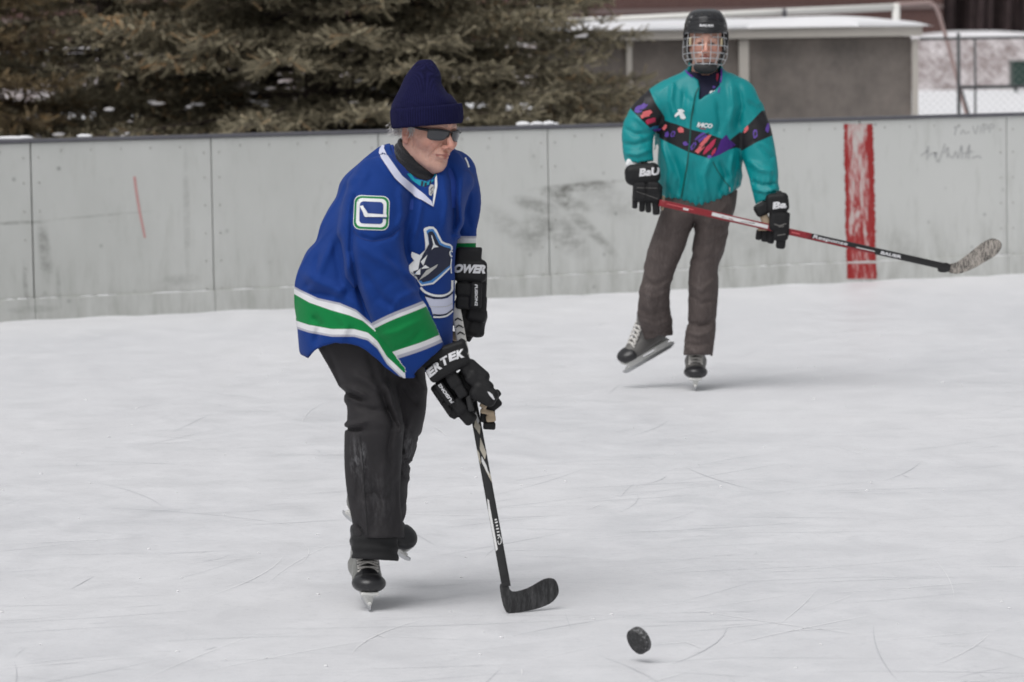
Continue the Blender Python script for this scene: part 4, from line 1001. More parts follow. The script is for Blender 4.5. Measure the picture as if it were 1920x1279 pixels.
# body stripe curves (picture px): top edges of grey, white, green, white, grey, blue
tb = [(540, 530), (562, 543), (596, 559), (637, 568), (668, 581), (694, 604), (730, 640), (760, 680), (790, 720)]
gt = [(540, 543), (557, 553), (580, 566), (620, 580), (655, 590), (680, 600), (701, 618), (730, 650), (760, 690), (790, 730)]
gb_ = [(540, 594), (557, 602), (578, 609), (622, 617), (664, 617), (690, 624), (708, 640), (725, 668), (742, 684), (790, 730)]
def band(v_lo, v_hi): return np.minimum(v_lo, v_hi)
def A_layers(V):
    u, v = proj(V); slv = sl_reg(V) > 0; far = (fs(V) < jt(V)) & (u > 835)
    ex, ey = 110, -49; l_ = math.hypot(ex, ey); s1 = ((u-697)*(-ey)+(v-611.5)*ex)/l_     # distance down the sleeve from the first stripe
    warp = 3*np.sin((u-700)*.05); s1 = s1+warp*.4
    # widening: green block is longer on the hand side
    tpos = np.clip((u-697)/140, 0, 1); gl = 50+8*tpos
    back = (u > 700) & (u < 850)
    tg = below(u, v, tb); gg = below(u, v, gt); hb_ = below(u, v, gb_)
    fr = [(700, 0)]
    white = np.where(slv, np.minimum(s1+0, gl+18-s1), np.where(far, np.minimum(v-447, 482-v), np.minimum(tg-4.5, hb_+0-0)*0+np.minimum(tg-4.0, 10.5-hb_)))
    grey = np.where(slv, np.minimum(s1+5.5, gl+24-s1), np.where(far, np.minimum(v-443, 490-v), np.minimum(tg, 14.5-hb_)))
    green = np.where(slv, np.minimum(s1-6.5, gl+9-s1), np.where(far, np.minimum(v-456, 476-v), np.minimum(gg-1.5, -hb_)))
    # body bands stop at the arm on the chest side
    chest = (~slv) & (~far) & (u > 760)
    for a in (white, grey, green): a[chest] = -9
    k = .5
    return {'white': white*k, 'grey': grey*k, 'green': green*k, 'navytrim': np.full(len(V), -9.)}
lo, hi = px_bounds(540, 915, 255, 722, D1-.34, D1+.36, .01)
V, F = sdf_mesh(jersey, lo, hi, .0048)
jer = mesh_np('jersey', V, F, m_jersey, p1, attrs=A_layers(V))
bv = bvh_of(jer)
m_lav = simple('white_twill', (.58, .60, .74), .75, .05, 30, .15, fabric=500); m_wht = simple('white_stitch', (.76, .77, .78), .7, .05, 50, .15); m_grn = simple('green_stitch', GREEN, .7, .08, 50, .15)
m_blu = simple('blue_stitch', BLUE, .7, .08, 50, .15); m_navy = simple('navy_stitch', (.010, .014, .040), .7, .1, 50, .2); m_sky = simple('light_blue_stitch', (.05, .22, .55), .7, .05, 50, .15)
m_silv = simple('silver_stitch', (.45, .45, .44), .6, .1, 60, .2); m_teal = simple('teal_cloth', (.0, .30, .42), .7, .1, 30, .2)
def dp(name, polys, mat, parent=None, off=.0015, bvh=None): return decal_px(name, polys_bm(polys) if isinstance(polys, list) else polys, mat, bvh or bv, parent or jer, off)
decal_px('collar_trim', polys_bm([[(722.6, 269.5), (717, 273), (712, 281), (711, 288), (715, 298), (727, 315), (740, 334), (758, 352), (780, 370), (812, 388), (809, 378), (796, 365.6), (774.5, 348), (753, 330), (740, 312), (726.6, 293), (720.6, 279)]]), m_lav, bv, jer, .0045, 4)
dp('collar_trim', [[(816.5, 327), (819, 327), (820, 348), (816, 370), (812.5, 388), (811, 381), (816.8, 352)]], m_wht)
def under(P):
    u, v = proj(P); q = P+np.array([0, 0, 1.])*.0; return jt(P)+.018+0*u
lo, hi = px_bounds(700, 860, 262, 372, D1-.2, D1+.2)
m_lining = simple('collar_lining', (.006, .04, .26), .75, .1, 30, .2, fabric=420)
und = sdf_part('collar_lining', lambda P: smax(smin(jt(P), ns(P), .03)+.012, poly_sd(*proj(P), VCUT2)*D1/FPX, .003), lo, hi, .006, m_lining, jer)
bvu = bvh_of(und)
dp('undershirt', [[(762, 326), (792, 340), (818, 320), (818, 334), (806, 346), (790, 351), (772, 338)]], m_teal, off=.0016, bvh=bvu)
dp('undershirt_print', [stroke([(794, 328), (790, 352)], 4), stroke([(801, 326), (797, 351)], 4), stroke([(811, 322), (806, 346)], 3.2)], m_navy, off=.003, bvh=bvu)
dp('neck_tag', [[(804, 352), (808, 346), (813, 347), (813, 360), (808, 368), (804, 365)]], m_silv, off=.002)
dp('neck_tag', [stroke([(811, 351), (807, 357), (811, 359), (807, 364)], 1.4)], m_navy, off=.003)
# shoulder patch
px_ = lambda l, s=2.666, ox=540, oy=240: [(ox+x/s, oy+y/s) for x, y in l]
an = .04
patch = dp('shoulder_patch', [rrect(696.5, 399.3, 33.3, 32.3, 13, an)], m_wht, off=.0012)
patch_lay = [(m_grn, [rrect(696.5, 399.3, 31.7, 30.7, 12, an)]), (m_wht, [rrect(696.5, 399.3, 27.6, 26.7, 10, an)]), (m_blu, [rrect(696.5, 399.3, 21.6, 20.6, 6.5, an)]),
             (m_grn, [[(717, 402.5), (728, 402.8), (728, 411), (717, 410.7)]]), (m_blu, [[(713, 403.2), (724, 403.6), (724, 410), (713, 409.6)]]),
             (m_wht, [px_([(362, 392), (374, 390), (397, 429), (492, 434), (492, 447), (386, 446)])])]
for i, (mm_, pl) in enumerate(patch_lay): dp('patch_layer', pl, mm_, off=.0020+.0007*i)
# crest: leaping whale above an arc, four cloth colours
cx_ = lambda l: [(750+x/6.392, 410+y/6.392) for x, y in l]
orca_o = cx_([(282, 125), (300, 108), (350, 93), (400, 98), (435, 130), (470, 200), (505, 270), (545, 290), (600, 305), (628, 335), (630, 372), (612, 380), (612, 480), (610, 590), (480, 715), (400, 785), (250, 810), (235, 785), (200, 730), (160, 690), (125, 660), (105, 615), (105, 565), (160, 508), (240, 430), (300, 375), (303, 300), (290, 190)])
orca_b = cx_([(312, 150), (345, 125), (395, 125), (425, 165), (455, 230), (490, 290), (540, 315), (600, 330), (610, 350), (606, 560), (592, 580), (470, 695), (390, 765), (262, 790), (235, 765), (195, 705), (165, 670), (150, 640), (190, 590), (230, 520), (268, 450), (345, 385), (345, 300), (330, 200)])
orca_n = cx_([(330, 175), (350, 155), (385, 150), (410, 180), (440, 250), (470, 310), (520, 335), (590, 355), (605, 380), (602, 540), (585, 565), (455, 675), (365, 742), (268, 764), (255, 745), (330, 672), (300, 680), (220, 740), (185, 700), (160, 665), (150, 640), (190, 590), (225, 510), (262, 452), (345, 405), (348, 300)])
teeth = [cx_(l) for l in ([(135, 430), (145, 395), (265, 450), (235, 500), (215, 610), (185, 590), (190, 620), (150, 635), (155, 660), (118, 640), (105, 600), (175, 512), (140, 460)], [(245, 515), (325, 432), (275, 565)], [(245, 603), (300, 555), (350, 590)], [(155, 670), (242, 595), (238, 672)], [(185, 710), (205, 698), (200, 720)])]
tusk = [cx_([(215, 745), (310, 620), (450, 545), (430, 582), (330, 668)])]
spout = [cx_([(372, 200), (380, 200), (418, 310), (460, 337), (405, 345), (372, 372), (395, 310)])]
crest = dp('crest', [orca_o], m_wht, off=.0012)
for i, (mm_, pl) in enumerate([(m_sky, [orca_b]), (m_navy, [orca_n]), (m_wht, teeth+spout), (m_silv, tusk)]): dp('crest_layer', pl, mm_, off=.0020+.0007*i)
dp('crest_layer', merge_bm([polys_bm([stroke(catmull(cx_([(622, 395), (598, 388), (588, 415), (600, 448), (618, 452)]), 3), 2.2)]), polys_bm([stroke(cx_([(608, 482), (600, 545), (606, 655)]), 2)])]), m_wht, off=.0048)
arcw = cx_([(245, 825), (300, 880), (400, 920), (500, 925), (570, 905), (618, 860), (624, 800), (625, 740)])
dp('crest_arc', [stroke(catmull(arcw, 4), 4.2)], m_wht, off=.0016)
dp('crest_arc', [stroke(catmull(cx_([(295, 922), (400, 948), (500, 950), (590, 915), (626, 882)]), 4), 3)], m_navy, off=.0024)
dp('waist_stripe', [cx_([(300, 935), (400, 965), (500, 965), (570, 950), (628, 900), (628, 1090), (560, 1150), (480, 1165), (395, 1160), (370, 1080), (335, 1010)])], m_lav, off=.0016)
dp('waist_stripe', [stroke(catmull(cx_([(394, 1150), (480, 1156), (560, 1140), (628, 1086)]), 4), 2.4)], m_navy, off=.003)
dp('waist_stripe', [stroke(catmull(cx_([(394, 1180), (480, 1180), (560, 1162), (630, 1106)]), 4), 3)], m_wht, off=.0022)
dp('waist_stripe', [stroke(catmull(cx_([(345, 1050), (450, 1058), (560, 1050), (626, 1012)]), 4), .9)], m_silv, off=.003)
dp('shoulder_number', [stroke([(872, 296), (876, 304), (879, 314)], 3), [(689, 284), (700, 279), (699, 283), (692, 287)]], m_wht, off=.0016)
# seams of the shoulder yoke
m_seam = simple('seam', (.005, .028, .17), .8, .1)
dp('seam', [stroke(catmull([(662, 432), (676, 446), (700, 452), (728, 446), (752, 428)], 5), 1.5), stroke(catmull([(866, 318), (880, 322), (890, 334)], 4), 1.2)], m_seam, off=.0012)
# --- black fleece neck warmer
m_fleece = simple('black_fleece', (.014, .014, .016), .95, .3, 90, .8, .004, sheen=.3)
def warmer(P):
    q = (P-hf[0])@hf[1]
    d = s_chain(q, [(0, -.030, -.075), (0, -.024, -.13), (0, -.02, -.185)], [.075, .081, .084])
    d = smax(d, (q[:, 2]+.072+.62*(q[:, 1]+.03)-.028), .008)+rnoise(P, 60, 2)*.0015
    d = d-.002*np.sin(q[:, 2]*260+3*q[:, 1]*40)
    return np.maximum(d, -(s_chain(q, [(0, -.03, 0), (0, -.04, -.3)], [.059, .059])))
lo, hi = px_bounds(715, 850, 215, 400, D1-.2, D1+.2); sdf_part('neck_warmer', warmer, lo, hi, .0035, m_fleece, p1)
# --- knit hat
m_knit, n, b = new_mat('navy_knit')
f = noise(n, 60, 4, .6); c = mix(n, f, (.010, .010, .044), (.016, .016, .068)); L(n, c, b.inputs['Base Color']); b.inputs['Roughness'].default_value = .95; b.inputs['Specular IOR Level'].default_value = .12
b.inputs['Sheen Weight'].default_value = .03; b.inputs['Sheen Tint'].default_value = (.35, .33, .7, 1)
L(n, mix(n, mth(n, 'MULTIPLY', attr(n, 'rib'), .75), c, (.003, .003, .014)), b.inputs['Base Color']); bump(n, b, noise(n, 300, 3, .6), .5, .0012)
DB = D1-.045
bt_ = ZLoft([(111, 789, 804, .0, .008), (114, 782, 811, 0, .02), (121, 775, 817, 0, .035), (131, 767, 823, 0, .05), (143, 759, 828, 0, .062), (154, 754, 830, 0, .072), (164, 750, 834, .0, .082), (176, 744, 843, .0, .094), (188, 739, 853, 0, .104), (200, 735, 860, 0, .108), (215, 735, 864, 0, .11)], DB, k=5)
bc_ = ZLoft([(188, 733, 864, 0, .112), (198, 732, 866, 0, .117), (215, 732, 868, 0, .119), (232, 734, 868, 0, .119), (246, 738, 866, 0, .117)], DB, k=5)
def tiltv(u, v): return v+(u-800)*.085
def hat_crown(P):
    q = P.copy(); u, v = proj(P); d = bt_(P+np.array([0, 0, 1])*(-(u-800)*.03)[:, None]*DB/FPX)
    return d-folds(P, [([(826, 150), (838, 170), (842, 178)], 6, -.006), ([(790, 140), (800, 158), (795, 180)], 5, -.004), ([(775, 130), (765, 165), (755, 195)], 9, .003), ([(812, 150), (825, 180), (845, 196)], 6, .004)])-rnoise(P, 30, 4)*.0035-.006*crease(P, 30, 88)
def hat_cuff(P):
    u, v = proj(P); q = P+np.array([0, 0, 1.])*(-(u-800)*.085)[:, None]*DB/FPX
    uu, vv = proj(q); ax = W(800, 215, DB); an_ = np.arctan2(P[:, 1]-ax[1], P[:, 0]-ax[0])
    d = bc_(q); d = smax(d, (vv-236)*DB/FPX, .007); d = smax(d, (199-vv)*DB/FPX, .007); return d-.0012*np.cos(an_*92)-rnoise(P, 34, 8)*.0015
def ribf(k): 
    def g(V):
        ax = W(800, 215, DB); an_ = np.arctan2(V[:, 1]-ax[1], V[:, 0]-ax[0]); return .5+.5*np.cos(an_*k)
    return g
hair_cut = lambda P: s_ell((P-hf[0])@hf[1], (0, -.012, .045), (.070, .092, .076))
lo, hi = px_bounds(720, 880, 105, 250, DB-.13, DB+.13)
hat = sdf_part('knit_hat', lambda P: np.maximum(hat_crown(P), -hair_cut(P)), lo, hi, .0034, m_knit, p1, {'rib': ribf(92)})
sdf_part('cuff', lambda P: np.maximum(hat_cuff(P), -hair_cut(P)), lo, hi, .0030, m_knit, hat, {'rib': ribf(92)})
# --- white hair behind and before the ear
m_hair = simple('white_hair', (.62, .60, .58), .6, .12, 60, .2)
def hair(parent, frame, seeds, mat, n_, lr, wd=.0009, seed=1):
    o, R = frame; r = np.random.default_rng(seed); ps = []
    for _ in range(n_):
        c0, ax_, sp_, dr = seeds[r.integers(len(seeds))]; q = np.array(c0)+np.array(sp_)*r.normal(0, 1, 3); d = np.array(dr)+r.normal(0, .35, 3); d /= np.linalg.norm(d); l = r.uniform(*lr); cv = r.normal(0, .3, 3)
        s = np.cross(d, r.normal(size=3)); s /= np.linalg.norm(s)+1e-9
        pts = [q+d*l*t+cv*l*t*t*.6 for t in (0, .35, .7, 1)]
        V = []; 
        for j, pt in enumerate(pts): ww = wd*(1-.8*j/3); V += [pt-s*ww, pt+s*ww]
        ps.append((np.array(V)@R.T+o, np.array([[0, 1, 3, 2], [2, 3, 5, 4], [4, 5, 7, 6]])))
    V, F = join_np(ps); return mesh_np('hair', V, F, mat, parent)
hair(p1, hf, [((.072, -.050, .004), 0, (.004, .010, .010), (.3, -.75, -.6)), ((.062, -.068, .0), 0, (.006, .010, .010), (.3, -.75, -.6)), ((.035, -.088, -.005), 0, (.02, .006, .010), (.2, -.7, -.6)), ((.0765, .012, .010), 0, (.0015, .008, .010), (.12, -.1, -1)), ((-.07, -.05, -.015), 0, (.005, .012, .01), (-.35, -.75, -.5)), ((-.0765, .012, .010), 0, (.0015, .008, .010), (-.12, -.1, -1))], m_hair, 900, (.008, .017))
# --- wraparound sunglasses
m_lens = simple('smoked_lens', (.018, .020, .026), .10, .05, 10, .0, spec=.8); m_frame = simple('black_plastic', (.008, .008, .009), .35, .1)
def face_r(phi, z, extra=0):  # wrap curve in the head frame
    return np.array([math.sin(phi)*(.080+extra), .012+math.cos(phi)*(.096+extra), z])
gl = []
gls = None
def lens(sg_):
    out = []; U_, V_ = 22, 8
    top = lambda t: .016+.003*math.sin(t*math.pi)-.002*t; bot = lambda t: top(t)-.031*(1-min(1, abs((t-.56)/.60))**2.6)**.6-.002
    grid = []
    for side_ in (0, .0022):
        for i in range(U_+1):
            t = i/U_; phi = sg_*(.08+.78*t)
            for j in range(V_+1): s = j/V_; z = top(t)+(bot(t)-top(t))*s; grid.append(face_r(phi, z, side_+.002-.010*s*s*.4)+np.array([0, 0, 0]))
    Vn = np.array(grid); m = (U_+1)*(V_+1); F = []
    for k in range(2):
        for i in range(U_):
            for j in range(V_):
                a = k*m+i*(V_+1)+j; q = [a, a+V_+1, a+V_+2, a+1]; F.append(q if k else q[::-1])
    for i in range(U_):
        for j in (0, V_): a = i*(V_+1)+j; F.append([a, a+V_+1, a+V_+1+m, a+m])
    for j in range(V_):
        for i in (0, U_): a = i*(V_+1)+j; F.append([a, a+1, a+1+m, a+m])
    rim = [face_r(sg_*(.08+.78*i/14), top(i/14)+.001, .004) for i in range(15)]
    temple = [face_r(sg_*.86, .014, .004), face_r(sg_*1.15, .014, .004), np.array([sg_*.081, .03, .016]), np.array([sg_*.082, .0, .018]), np.array([sg_*.081, -.02, .012])]
    return (Vn, np.array(F)), rim, temple
toW = lambda V: np.asarray(V)@hf[1].T+hf[0]
(LV, LF), rimA, tA = lens(1); (LV2, LF2), rimB, tB = lens(-1)
prt = [tube(toW(rimA), .0028, 8), tube(toW(rimB), .0028, 8), tube(toW(catmull(tA, 4)), np.linspace(.0048, .0028, 17), 8), tube(toW(catmull(tB, 4)), np.linspace(.0048, .0028, 17), 8),
       tube(toW([rimA[0], face_r(0, .014, .006), rimB[0]]), .0028, 8), tube(toW([rimA[0], face_r(.07, .006, .003), face_r(.09, -.004, .001)]), .0018, 6), tube(toW([rimB[0], face_r(-.07, .006, .003), face_r(-.09, -.004, .001)]), .0018, 6)]
V, F = join_np(prt); glz = mesh_np('sunglasses', V, F, m_frame, p1)
mesh_np('lens', toW(LV), LF, m_lens, glz); mesh_np('lens', toW(LV2), LF2[:, ::-1], m_lens, glz)
#@@P1B
# --- trousers
def trouser_mat(name, col, dust, rough=.75, rib=0):
    m = simple(name, col, rough, .18, 18, .35, .003, 0, .25); n = m.node_tree; b = n.nodes['Principled BSDF']
    src = b.inputs['Base Color'].links[0].from_socket
    k = mth(n, 'MULTIPLY', mth(n, 'MULTIPLY', attr(n, 'dust'), .6), maprange(n, noise(n, 90, 5, .7, None, (1, 1, .3)), .45, .68)); L(n, mix(n, k, src, dust), b.inputs['Base Color'])
    return m
m_tr1 = trouser_mat('charcoal_trousers', (.028, .026, .028), (.26, .26, .27))
lnear = ZLoft([(600, 585, 775, 0, .15), (655, 600, 758, 0, .14), (700, 622, 742, -.02, .125), (750, 643, 748, -.04, .115), (785, 650, 752, -.06, .108), (800, 647, 755, -.06, .105), (815, 645, 756, -.06, .105), (870, 646, 753, -.05, .095), (930, 652, 752, -.04, .09), (980, 660, 757, -.03, .09), (1016, 664, 759, -.03, .09)], D1, k=5, p=2.2)
lfar = ZLoft([(600, 690, 790, .08, .13), (660, 690, 792, .08, .13), (700, 700, 797, .08, .12), (740, 715, 801, .08, .11), (790, 725, 796, .08, .10), (850, 728, 777, .11, .085), (900, 722, 768, .18, .08), (950, 708, 761, .28, .075), (990, 694, 752, .37, .07)], D1, k=5)
TF1 = [([(645, 802), (662, 806), (682, 804)], 3.2, -.008), ([(640, 796), (660, 796), (690, 790)], 5, .007), ([(676, 808), (682, 900), (690, 1010)], 3, .004), ([(615, 654), (640, 720), (650, 790)], 6, -.006), ([(640, 733), (662, 742), (684, 752)], 4, -.009), ([(640, 724), (665, 732), (690, 745)], 5, .007),
       ([(724, 715), (738, 760), (750, 790)], 6, .009), ([(710, 720), (726, 770), (742, 800)], 5, -.009), ([(735, 800), (728, 840), (735, 880)], 6, -.007), ([(748, 790), (752, 800), (748, 815)], 5, .010), ([(665, 760), (700, 770), (730, 765)], 6, -.005), ([(660, 700), (690, 715), (715, 735)], 7, .006),
       ([(665, 860), (672, 900), (668, 950)], 6, -.005), ([(720, 860), (718, 920), (725, 980)], 8, .006), ([(670, 980), (680, 1000), (684, 1015)], 4, -.006), ([(700, 890), (703, 950), (700, 1005)], 6, -.004), ([(740, 900), (742, 950), (740, 1000)], 5, -.005), ([(660, 910), (675, 940), (690, 960)], 5, .004),
       ([(755, 720), (770, 745), (785, 760)], 6, -.006), ([(775, 700), (790, 720), (800, 735)], 5, .005), ([(760, 800), (772, 815), (788, 820)], 5, -.006), ([(755, 860), (765, 870), (776, 872)], 4, -.007), ([(752, 885), (760, 895), (770, 900)], 4, .006), ([(770, 780), (758, 830), (762, 860)], 5, .005),
       ([(655, 740), (640, 760), (650, 790)], 5, .005), ([(690, 660), (700, 690), (705, 720)], 6, -.004)]
def trous1(P):
    u, v = proj(P); sc = D1/FPX
    a = lnear(P)-1.5*folds(P, TF1[:18]+TF1[24:]); a0_ = a; a = smax(a, (v-(1010-(u-660)*.02))*sc, .005)
    b_ = lfar(P)-1.3*folds(P, TF1[18:24])
    up = np.clip((720-v)/60, 0, 1); d = smin(a, b_, .01)*(1-up)+smin(a, b_, .05)*up
    d = d-rnoise(P*[1, 1, .8], 26, 12)*.0045-.008*crease(P*[1, 1, .8], 26, 61)+.007*crease(P*[1, 1, .8], 30, 65)
    inn = np.maximum(a0_+.011, -(v-985)*sc); d = np.maximum(d, -inn); d = np.maximum(d, (628-v)*sc); return d
def dust1(V):
    u, v = proj(V); g = np.zeros(len(V))
    for c, rx, ry, k in (((668, 858), 9, 34, 1), ((680, 845), 5, 22, 1), ((682, 880), 7, 30, .7), ((766, 838), 10, 22, 1), ((757, 862), 6, 14, .7), ((705, 940), 30, 50, .25)): g = np.maximum(g, k*np.exp(-((u-c[0])/rx)**2-((v-c[1])/ry)**2))
    return g
lo, hi = px_bounds(578, 810, 620, 1020, D1-.2, D1+.5)
tr_o = sdf_part('trousers', trous1, lo, hi, .0052, m_tr1, p1, {'dust': dust1})
ic = ZLoft([(985, 662, 746, -.03, .075), (1020, 660, 747, -.03, .078), (1060, 659, 748, -.03, .08)], D1, k=4)
m_lin = simple('dark_lining', (.011, .011, .012), .9, .2, 40, .3)
lo, hi = px_bounds(650, 760, 980, 1062, D1-.16, D1+.1)
sdf_part('ankle_cuff', lambda P: np.maximum(np.maximum(ic(P)-.002*np.sin(proj(P)[1]*.35)-rnoise(P, 60, 4)*.003, (proj(P)[1]-(1047+.06*(proj(P)[0]-660)))*D1/FPX), -np.maximum(ic(P)+.008, (1030-proj(P)[1])*D1/FPX)), lo, hi, .004, m_lin, tr_o)
dp('seam_line', [stroke(catmull([(674, 808), (680, 860), (684, 920), (690, 1008)], 4), 1.3)], simple('dark_seam', (.010, .010, .011), .8), parent=tr_o, off=.0012, bvh=bvh_of(tr_o))
# --- skates
f1 = np.array([.13, -1, 0]); f1 /= np.linalg.norm(f1)
skate(p1, np.array([foot1[0], foot1[1], .0])-f1*.118+[.004, 0, 0], f1, (.03, 0, 1), 1.0, m_bootblk, lw=1.35)
skate(p1, W(703, 1010, D1+.42), (.76, -.42, -.50), (.10, -.55, .9), .97, m_bootblk)
# --- gloves
def gx(l, ox, oy, s_, D, mk=PadBox): return [PadBox(ox+x/s_, oy+y/s_, D+dz, a, hx/s_, hy/s_, hd, r) for (x, y, a, hx, hy, hd, dz, r) in l]
DG = D1-.12
nearpads = gx([(430, 770, 55, 245, 150, .020, .020, .4), (640, 640, 42, 200, 120, .02, .01, .4), (360, 225, -19, 300, 100, .050, .01, .45), (75, 330, 55, 80, 32, .03, .0, .45), (405, 375, -29, 285, 112, .056, 0, .42),
    (745, 470, 42, 190, 118, .034, -.012, .5), (800, 585, 38, 190, 95, .032, -.022, .5), (860, 735, 28, 178, 122, .030, -.034, .5),
    (480, 565, 60, 95, 85, .034, -.012, .35), (565, 700, 60, 85, 70, .034, -.012, .35), (365, 720, 55, 155, 60, .034, -.010, .35), (300, 745, 57, 95, 40, .030, .012, .4), (395, 900, 57, 80, 40, .030, .012, .4), (470, 980, 55, 70, 42, .028, .014, .4),
    (545, 880, 55, 105, 88, .032, -.002, .4), (640, 1000, 48, 125, 90, .030, .006, .45)], 780, 630, 6.73, DG)
fingr = gx([(1025, 725, 50, 48, 42, .016, .030, .5), (960, 890, -38, 130, 62, .018, .032, .45), (925, 1135, 2, 78, 48, .018, .030, .4), (905, 1010, 0, 95, 80, .014, .036, .4)], 780, 630, 6.73, DG)
def glove(parent, pads, h, name='glove', k=.003, seed=0, wob=.0012):
    f0 = union(pads, k); lo, hi = shape_bounds(pads, .012)
    return sdf_part(name, lambda P: f0(P)-rnoise(P, 90, seed)*wob-rnoise(P, 260, seed+1)*.0004, lo, hi, h, m_blackpad, parent)
g1 = glove(p1, nearpads+fingr, .0030, seed=3)
tanp = gx([(850, 880, 28, 48, 30, .018, .018, .4), (900, 960, 12, 92, 30, .019, .020, .4), (945, 1040, -5, 62, 45, .020, .024, .4)], 780, 630, 6.73, DG)
lo, hi = shape_bounds(tanp, .01); sdf_part('palm', union(tanp, .004), lo, hi, .003, m_tan, g1)
ring = gx([(680, 850, 78, 105, 40, .012, -.030, .5)], 780, 630, 6.73, DG)
lo, hi = shape_bounds(ring, .01); sdf_part('palm', union(ring, .004), lo, hi, .003, m_blackglove, g1)
bg1 = bvh_of(g1)
def lettering(name, bm, parent, bvh, mat=None, off=.0016): return decal_px(name, bm, mat or m_letter, bvh, parent, off, 5)
# heavy italic letters following the curve of the cuff
for ch, x, y, a, hh in (('V', 135, 500, -46, 90), ('E', 190, 455, -40, 100), ('R', 272, 385, -35, 105), ('T', 358, 318, -30, 105), ('E', 460, 258, -22, 100), ('K', 560, 228, -16, 105)):
    lettering('lettering', text_bm(ch, 780+x/6.73, 630+y/6.73, (100 if ch != 'V' else 50)/6.73, hh/6.73, math.radians(a), .25, .06), g1, bg1)
lettering('lettering', text_bm('FUSION2', 780+375/6.73, 630+725/6.73, 285/6.73, 42/6.73, math.radians(180+54), .2, .04), g1, bg1)
lettering('lettering', merge_bm([polys_bm([[(780+x/6.73, 630+y/6.73) for x, y in l]]) for l in [[(900, 700), (925, 708), (965, 740), (995, 800), (975, 805), (945, 770), (920, 740)]]]), g1, bg1)
DF = D1+.06
farpads = gx([(492, 430, 3, 84, 215, .022, .012, .4), (512, 560, 18, 60, 80, .02, .014, .4), (462, 135, 2, 82, 55, .045, .0, .45), (533, 125, 5, 15, 44, .02, -.02, .45), (475, 228, 3, 108, 72, .052, 0, .40), (432, 345, 2, 50, 46, .036, -.01, .35), (432, 430, 4, 48, 42, .034, -.01, .35), (512, 385, 3, 38, 84, .034, -.016, .35), (556, 345, 2, 24, 48, .028, 0, .4), (556, 435, 4, 26, 46, .028, 0, .4),
    (520, 505, 12, 62, 44, .030, -.004, .4), (510, 585, 22, 46, 60, .026, .004, .45), (470, 650, 30, 18, 26, .02, .02, .45), (345, 560, 32, 30, 85, .020, .02, .4), (400, 470, 8, 45, 50, .03, .02, .4), (388, 665, 10, 42, 30, .02, .03, .4)], 740, 440, 3.367, DF)
g2 = glove(p1, farpads, .0034, seed=8); bg2 = bvh_of(g2)
tanq = gx([(368, 548, 32, 11, 75, .018, -.004, .4), (372, 640, 8, 36, 30, .018, .008, .4)], 740, 440, 3.367, DF)
lo, hi = shape_bounds(tanq, .01); sdf_part('palm', union(tanq, .004), lo, hi, .003, m_tan, g2)
lettering('lettering', text_bm('OWER', 740+478/3.367, 440+216/3.367, 205/3.367, 56/3.367, math.radians(2), .3, .06), g2, bg2)
lettering('lettering', text_bm('FUSION2', 740+515/3.367, 440+383/3.367, 135/3.367, 19/3.367, math.radians(90), .2, .04), g2, bg2)
# --- stick of person 1
m_shaft = simple('black_carbon', (.012, .012, .013), .28, .2, 40, .05); m_cream2 = simple('cream_print', (.50, .46, .38), .4, .1, 60, .05); m_wprint = simple('white_print', (.66, .66, .66), .4, .06, 60, .05)
m_btape, n, b = new_mat('black_blade_tape'); f = noise(n, 55, 5, .7, None, (1, 1, .25)); L(n, ramp(n, f, [(.45, (.016, .016, .017)), (.62, (.055, .055, .057)), (.75, (.14, .14, .14))]), b.inputs['Base Color']); b.inputs['Roughness'].default_value = .7; bump(n, b, f, .5, .002)
def shaft_mesh(A, B, wpx, D, depth, name, mat, parent, frac=None, grow=0):
    """rounded rectangular shaft from A to B (world), width across the picture wpx"""
    ax = B-A; Lh = np.linalg.norm(ax); ax = ax/Lh; view = (A+B)/2-CAM; view /= np.linalg.norm(view)
    s_ = np.cross(ax, view); s_ /= np.linalg.norm(s_); t_ = np.cross(s_, ax); w2 = wpx/2*D/FPX+grow; d2 = depth/2+grow; r = min(w2, d2)*.45
    prof = [(x, y) for x, y in rrect(0, 0, w2, d2, r, 0, 3)]; n_ = len(prof); f0, f1_ = frac or (0, 1); V = []
    for f in np.linspace(f0, f1_, 24): V += [A+ax*Lh*f+s_*x+t_*y for x, y in prof]
    F = [[i*n_+k, i*n_+(k+1) % n_, (i+1)*n_+(k+1) % n_, (i+1)*n_+k] for i in range(23) for k in range(n_)]
    V = np.array(V+[A+ax*Lh*f0, A+ax*Lh*f1_]); caps = np.array([[len(V)-2, (k+1) % n_, k] for k in range(n_)]+[[len(V)-1, 23*n_+k, 23*n_+(k+1) % n_] for k in range(n_)])
    return mesh_np(name, V, [np.array(F), caps], mat, parent)
def blade_mesh(outline, dfun, thick, name, mat, parent, curve=.012):
    """outline in picture px; depth from dfun(u); extruded to a real thickness"""
    oc = catmull(list(outline)+[outline[0]], 3)[:-1]; bm = polys_bm([[tuple(x) for x in oc]])
    for _ in range(4):
        es = [e for e in bm.edges if (e.verts[0].co-e.verts[1].co).length > 9]
        if not es: break
        bmesh.ops.subdivide_edges(bm, edges=es, cuts=1); bmesh.ops.triangulate(bm, faces=bm.faces[:])
    for v_ in bm.verts: v_.co = Vector(W(v_.co.x, v_.co.y, dfun(v_.co.x)))
    bmesh.ops.recalc_face_normals(bm, faces=bm.faces[:]); me = bpy.data.meshes.new(name); bm.to_mesh(me); bm.free(); me.materials.append(mat)
    o = link(bpy.data.objects.new(name, me), parent); sm = o.modifiers.new('s', 'SOLIDIFY'); sm.thickness = thick; sm.offset = 0
    bv_ = o.modifiers.new('b', 'BEVEL'); bv_.width = .0018; bv_.segments = 2; bv_.limit_method = 'ANGLE'; return o
sA, sB = W(853, 570, D1+.04), W(949.5, 1100, D1-.16)
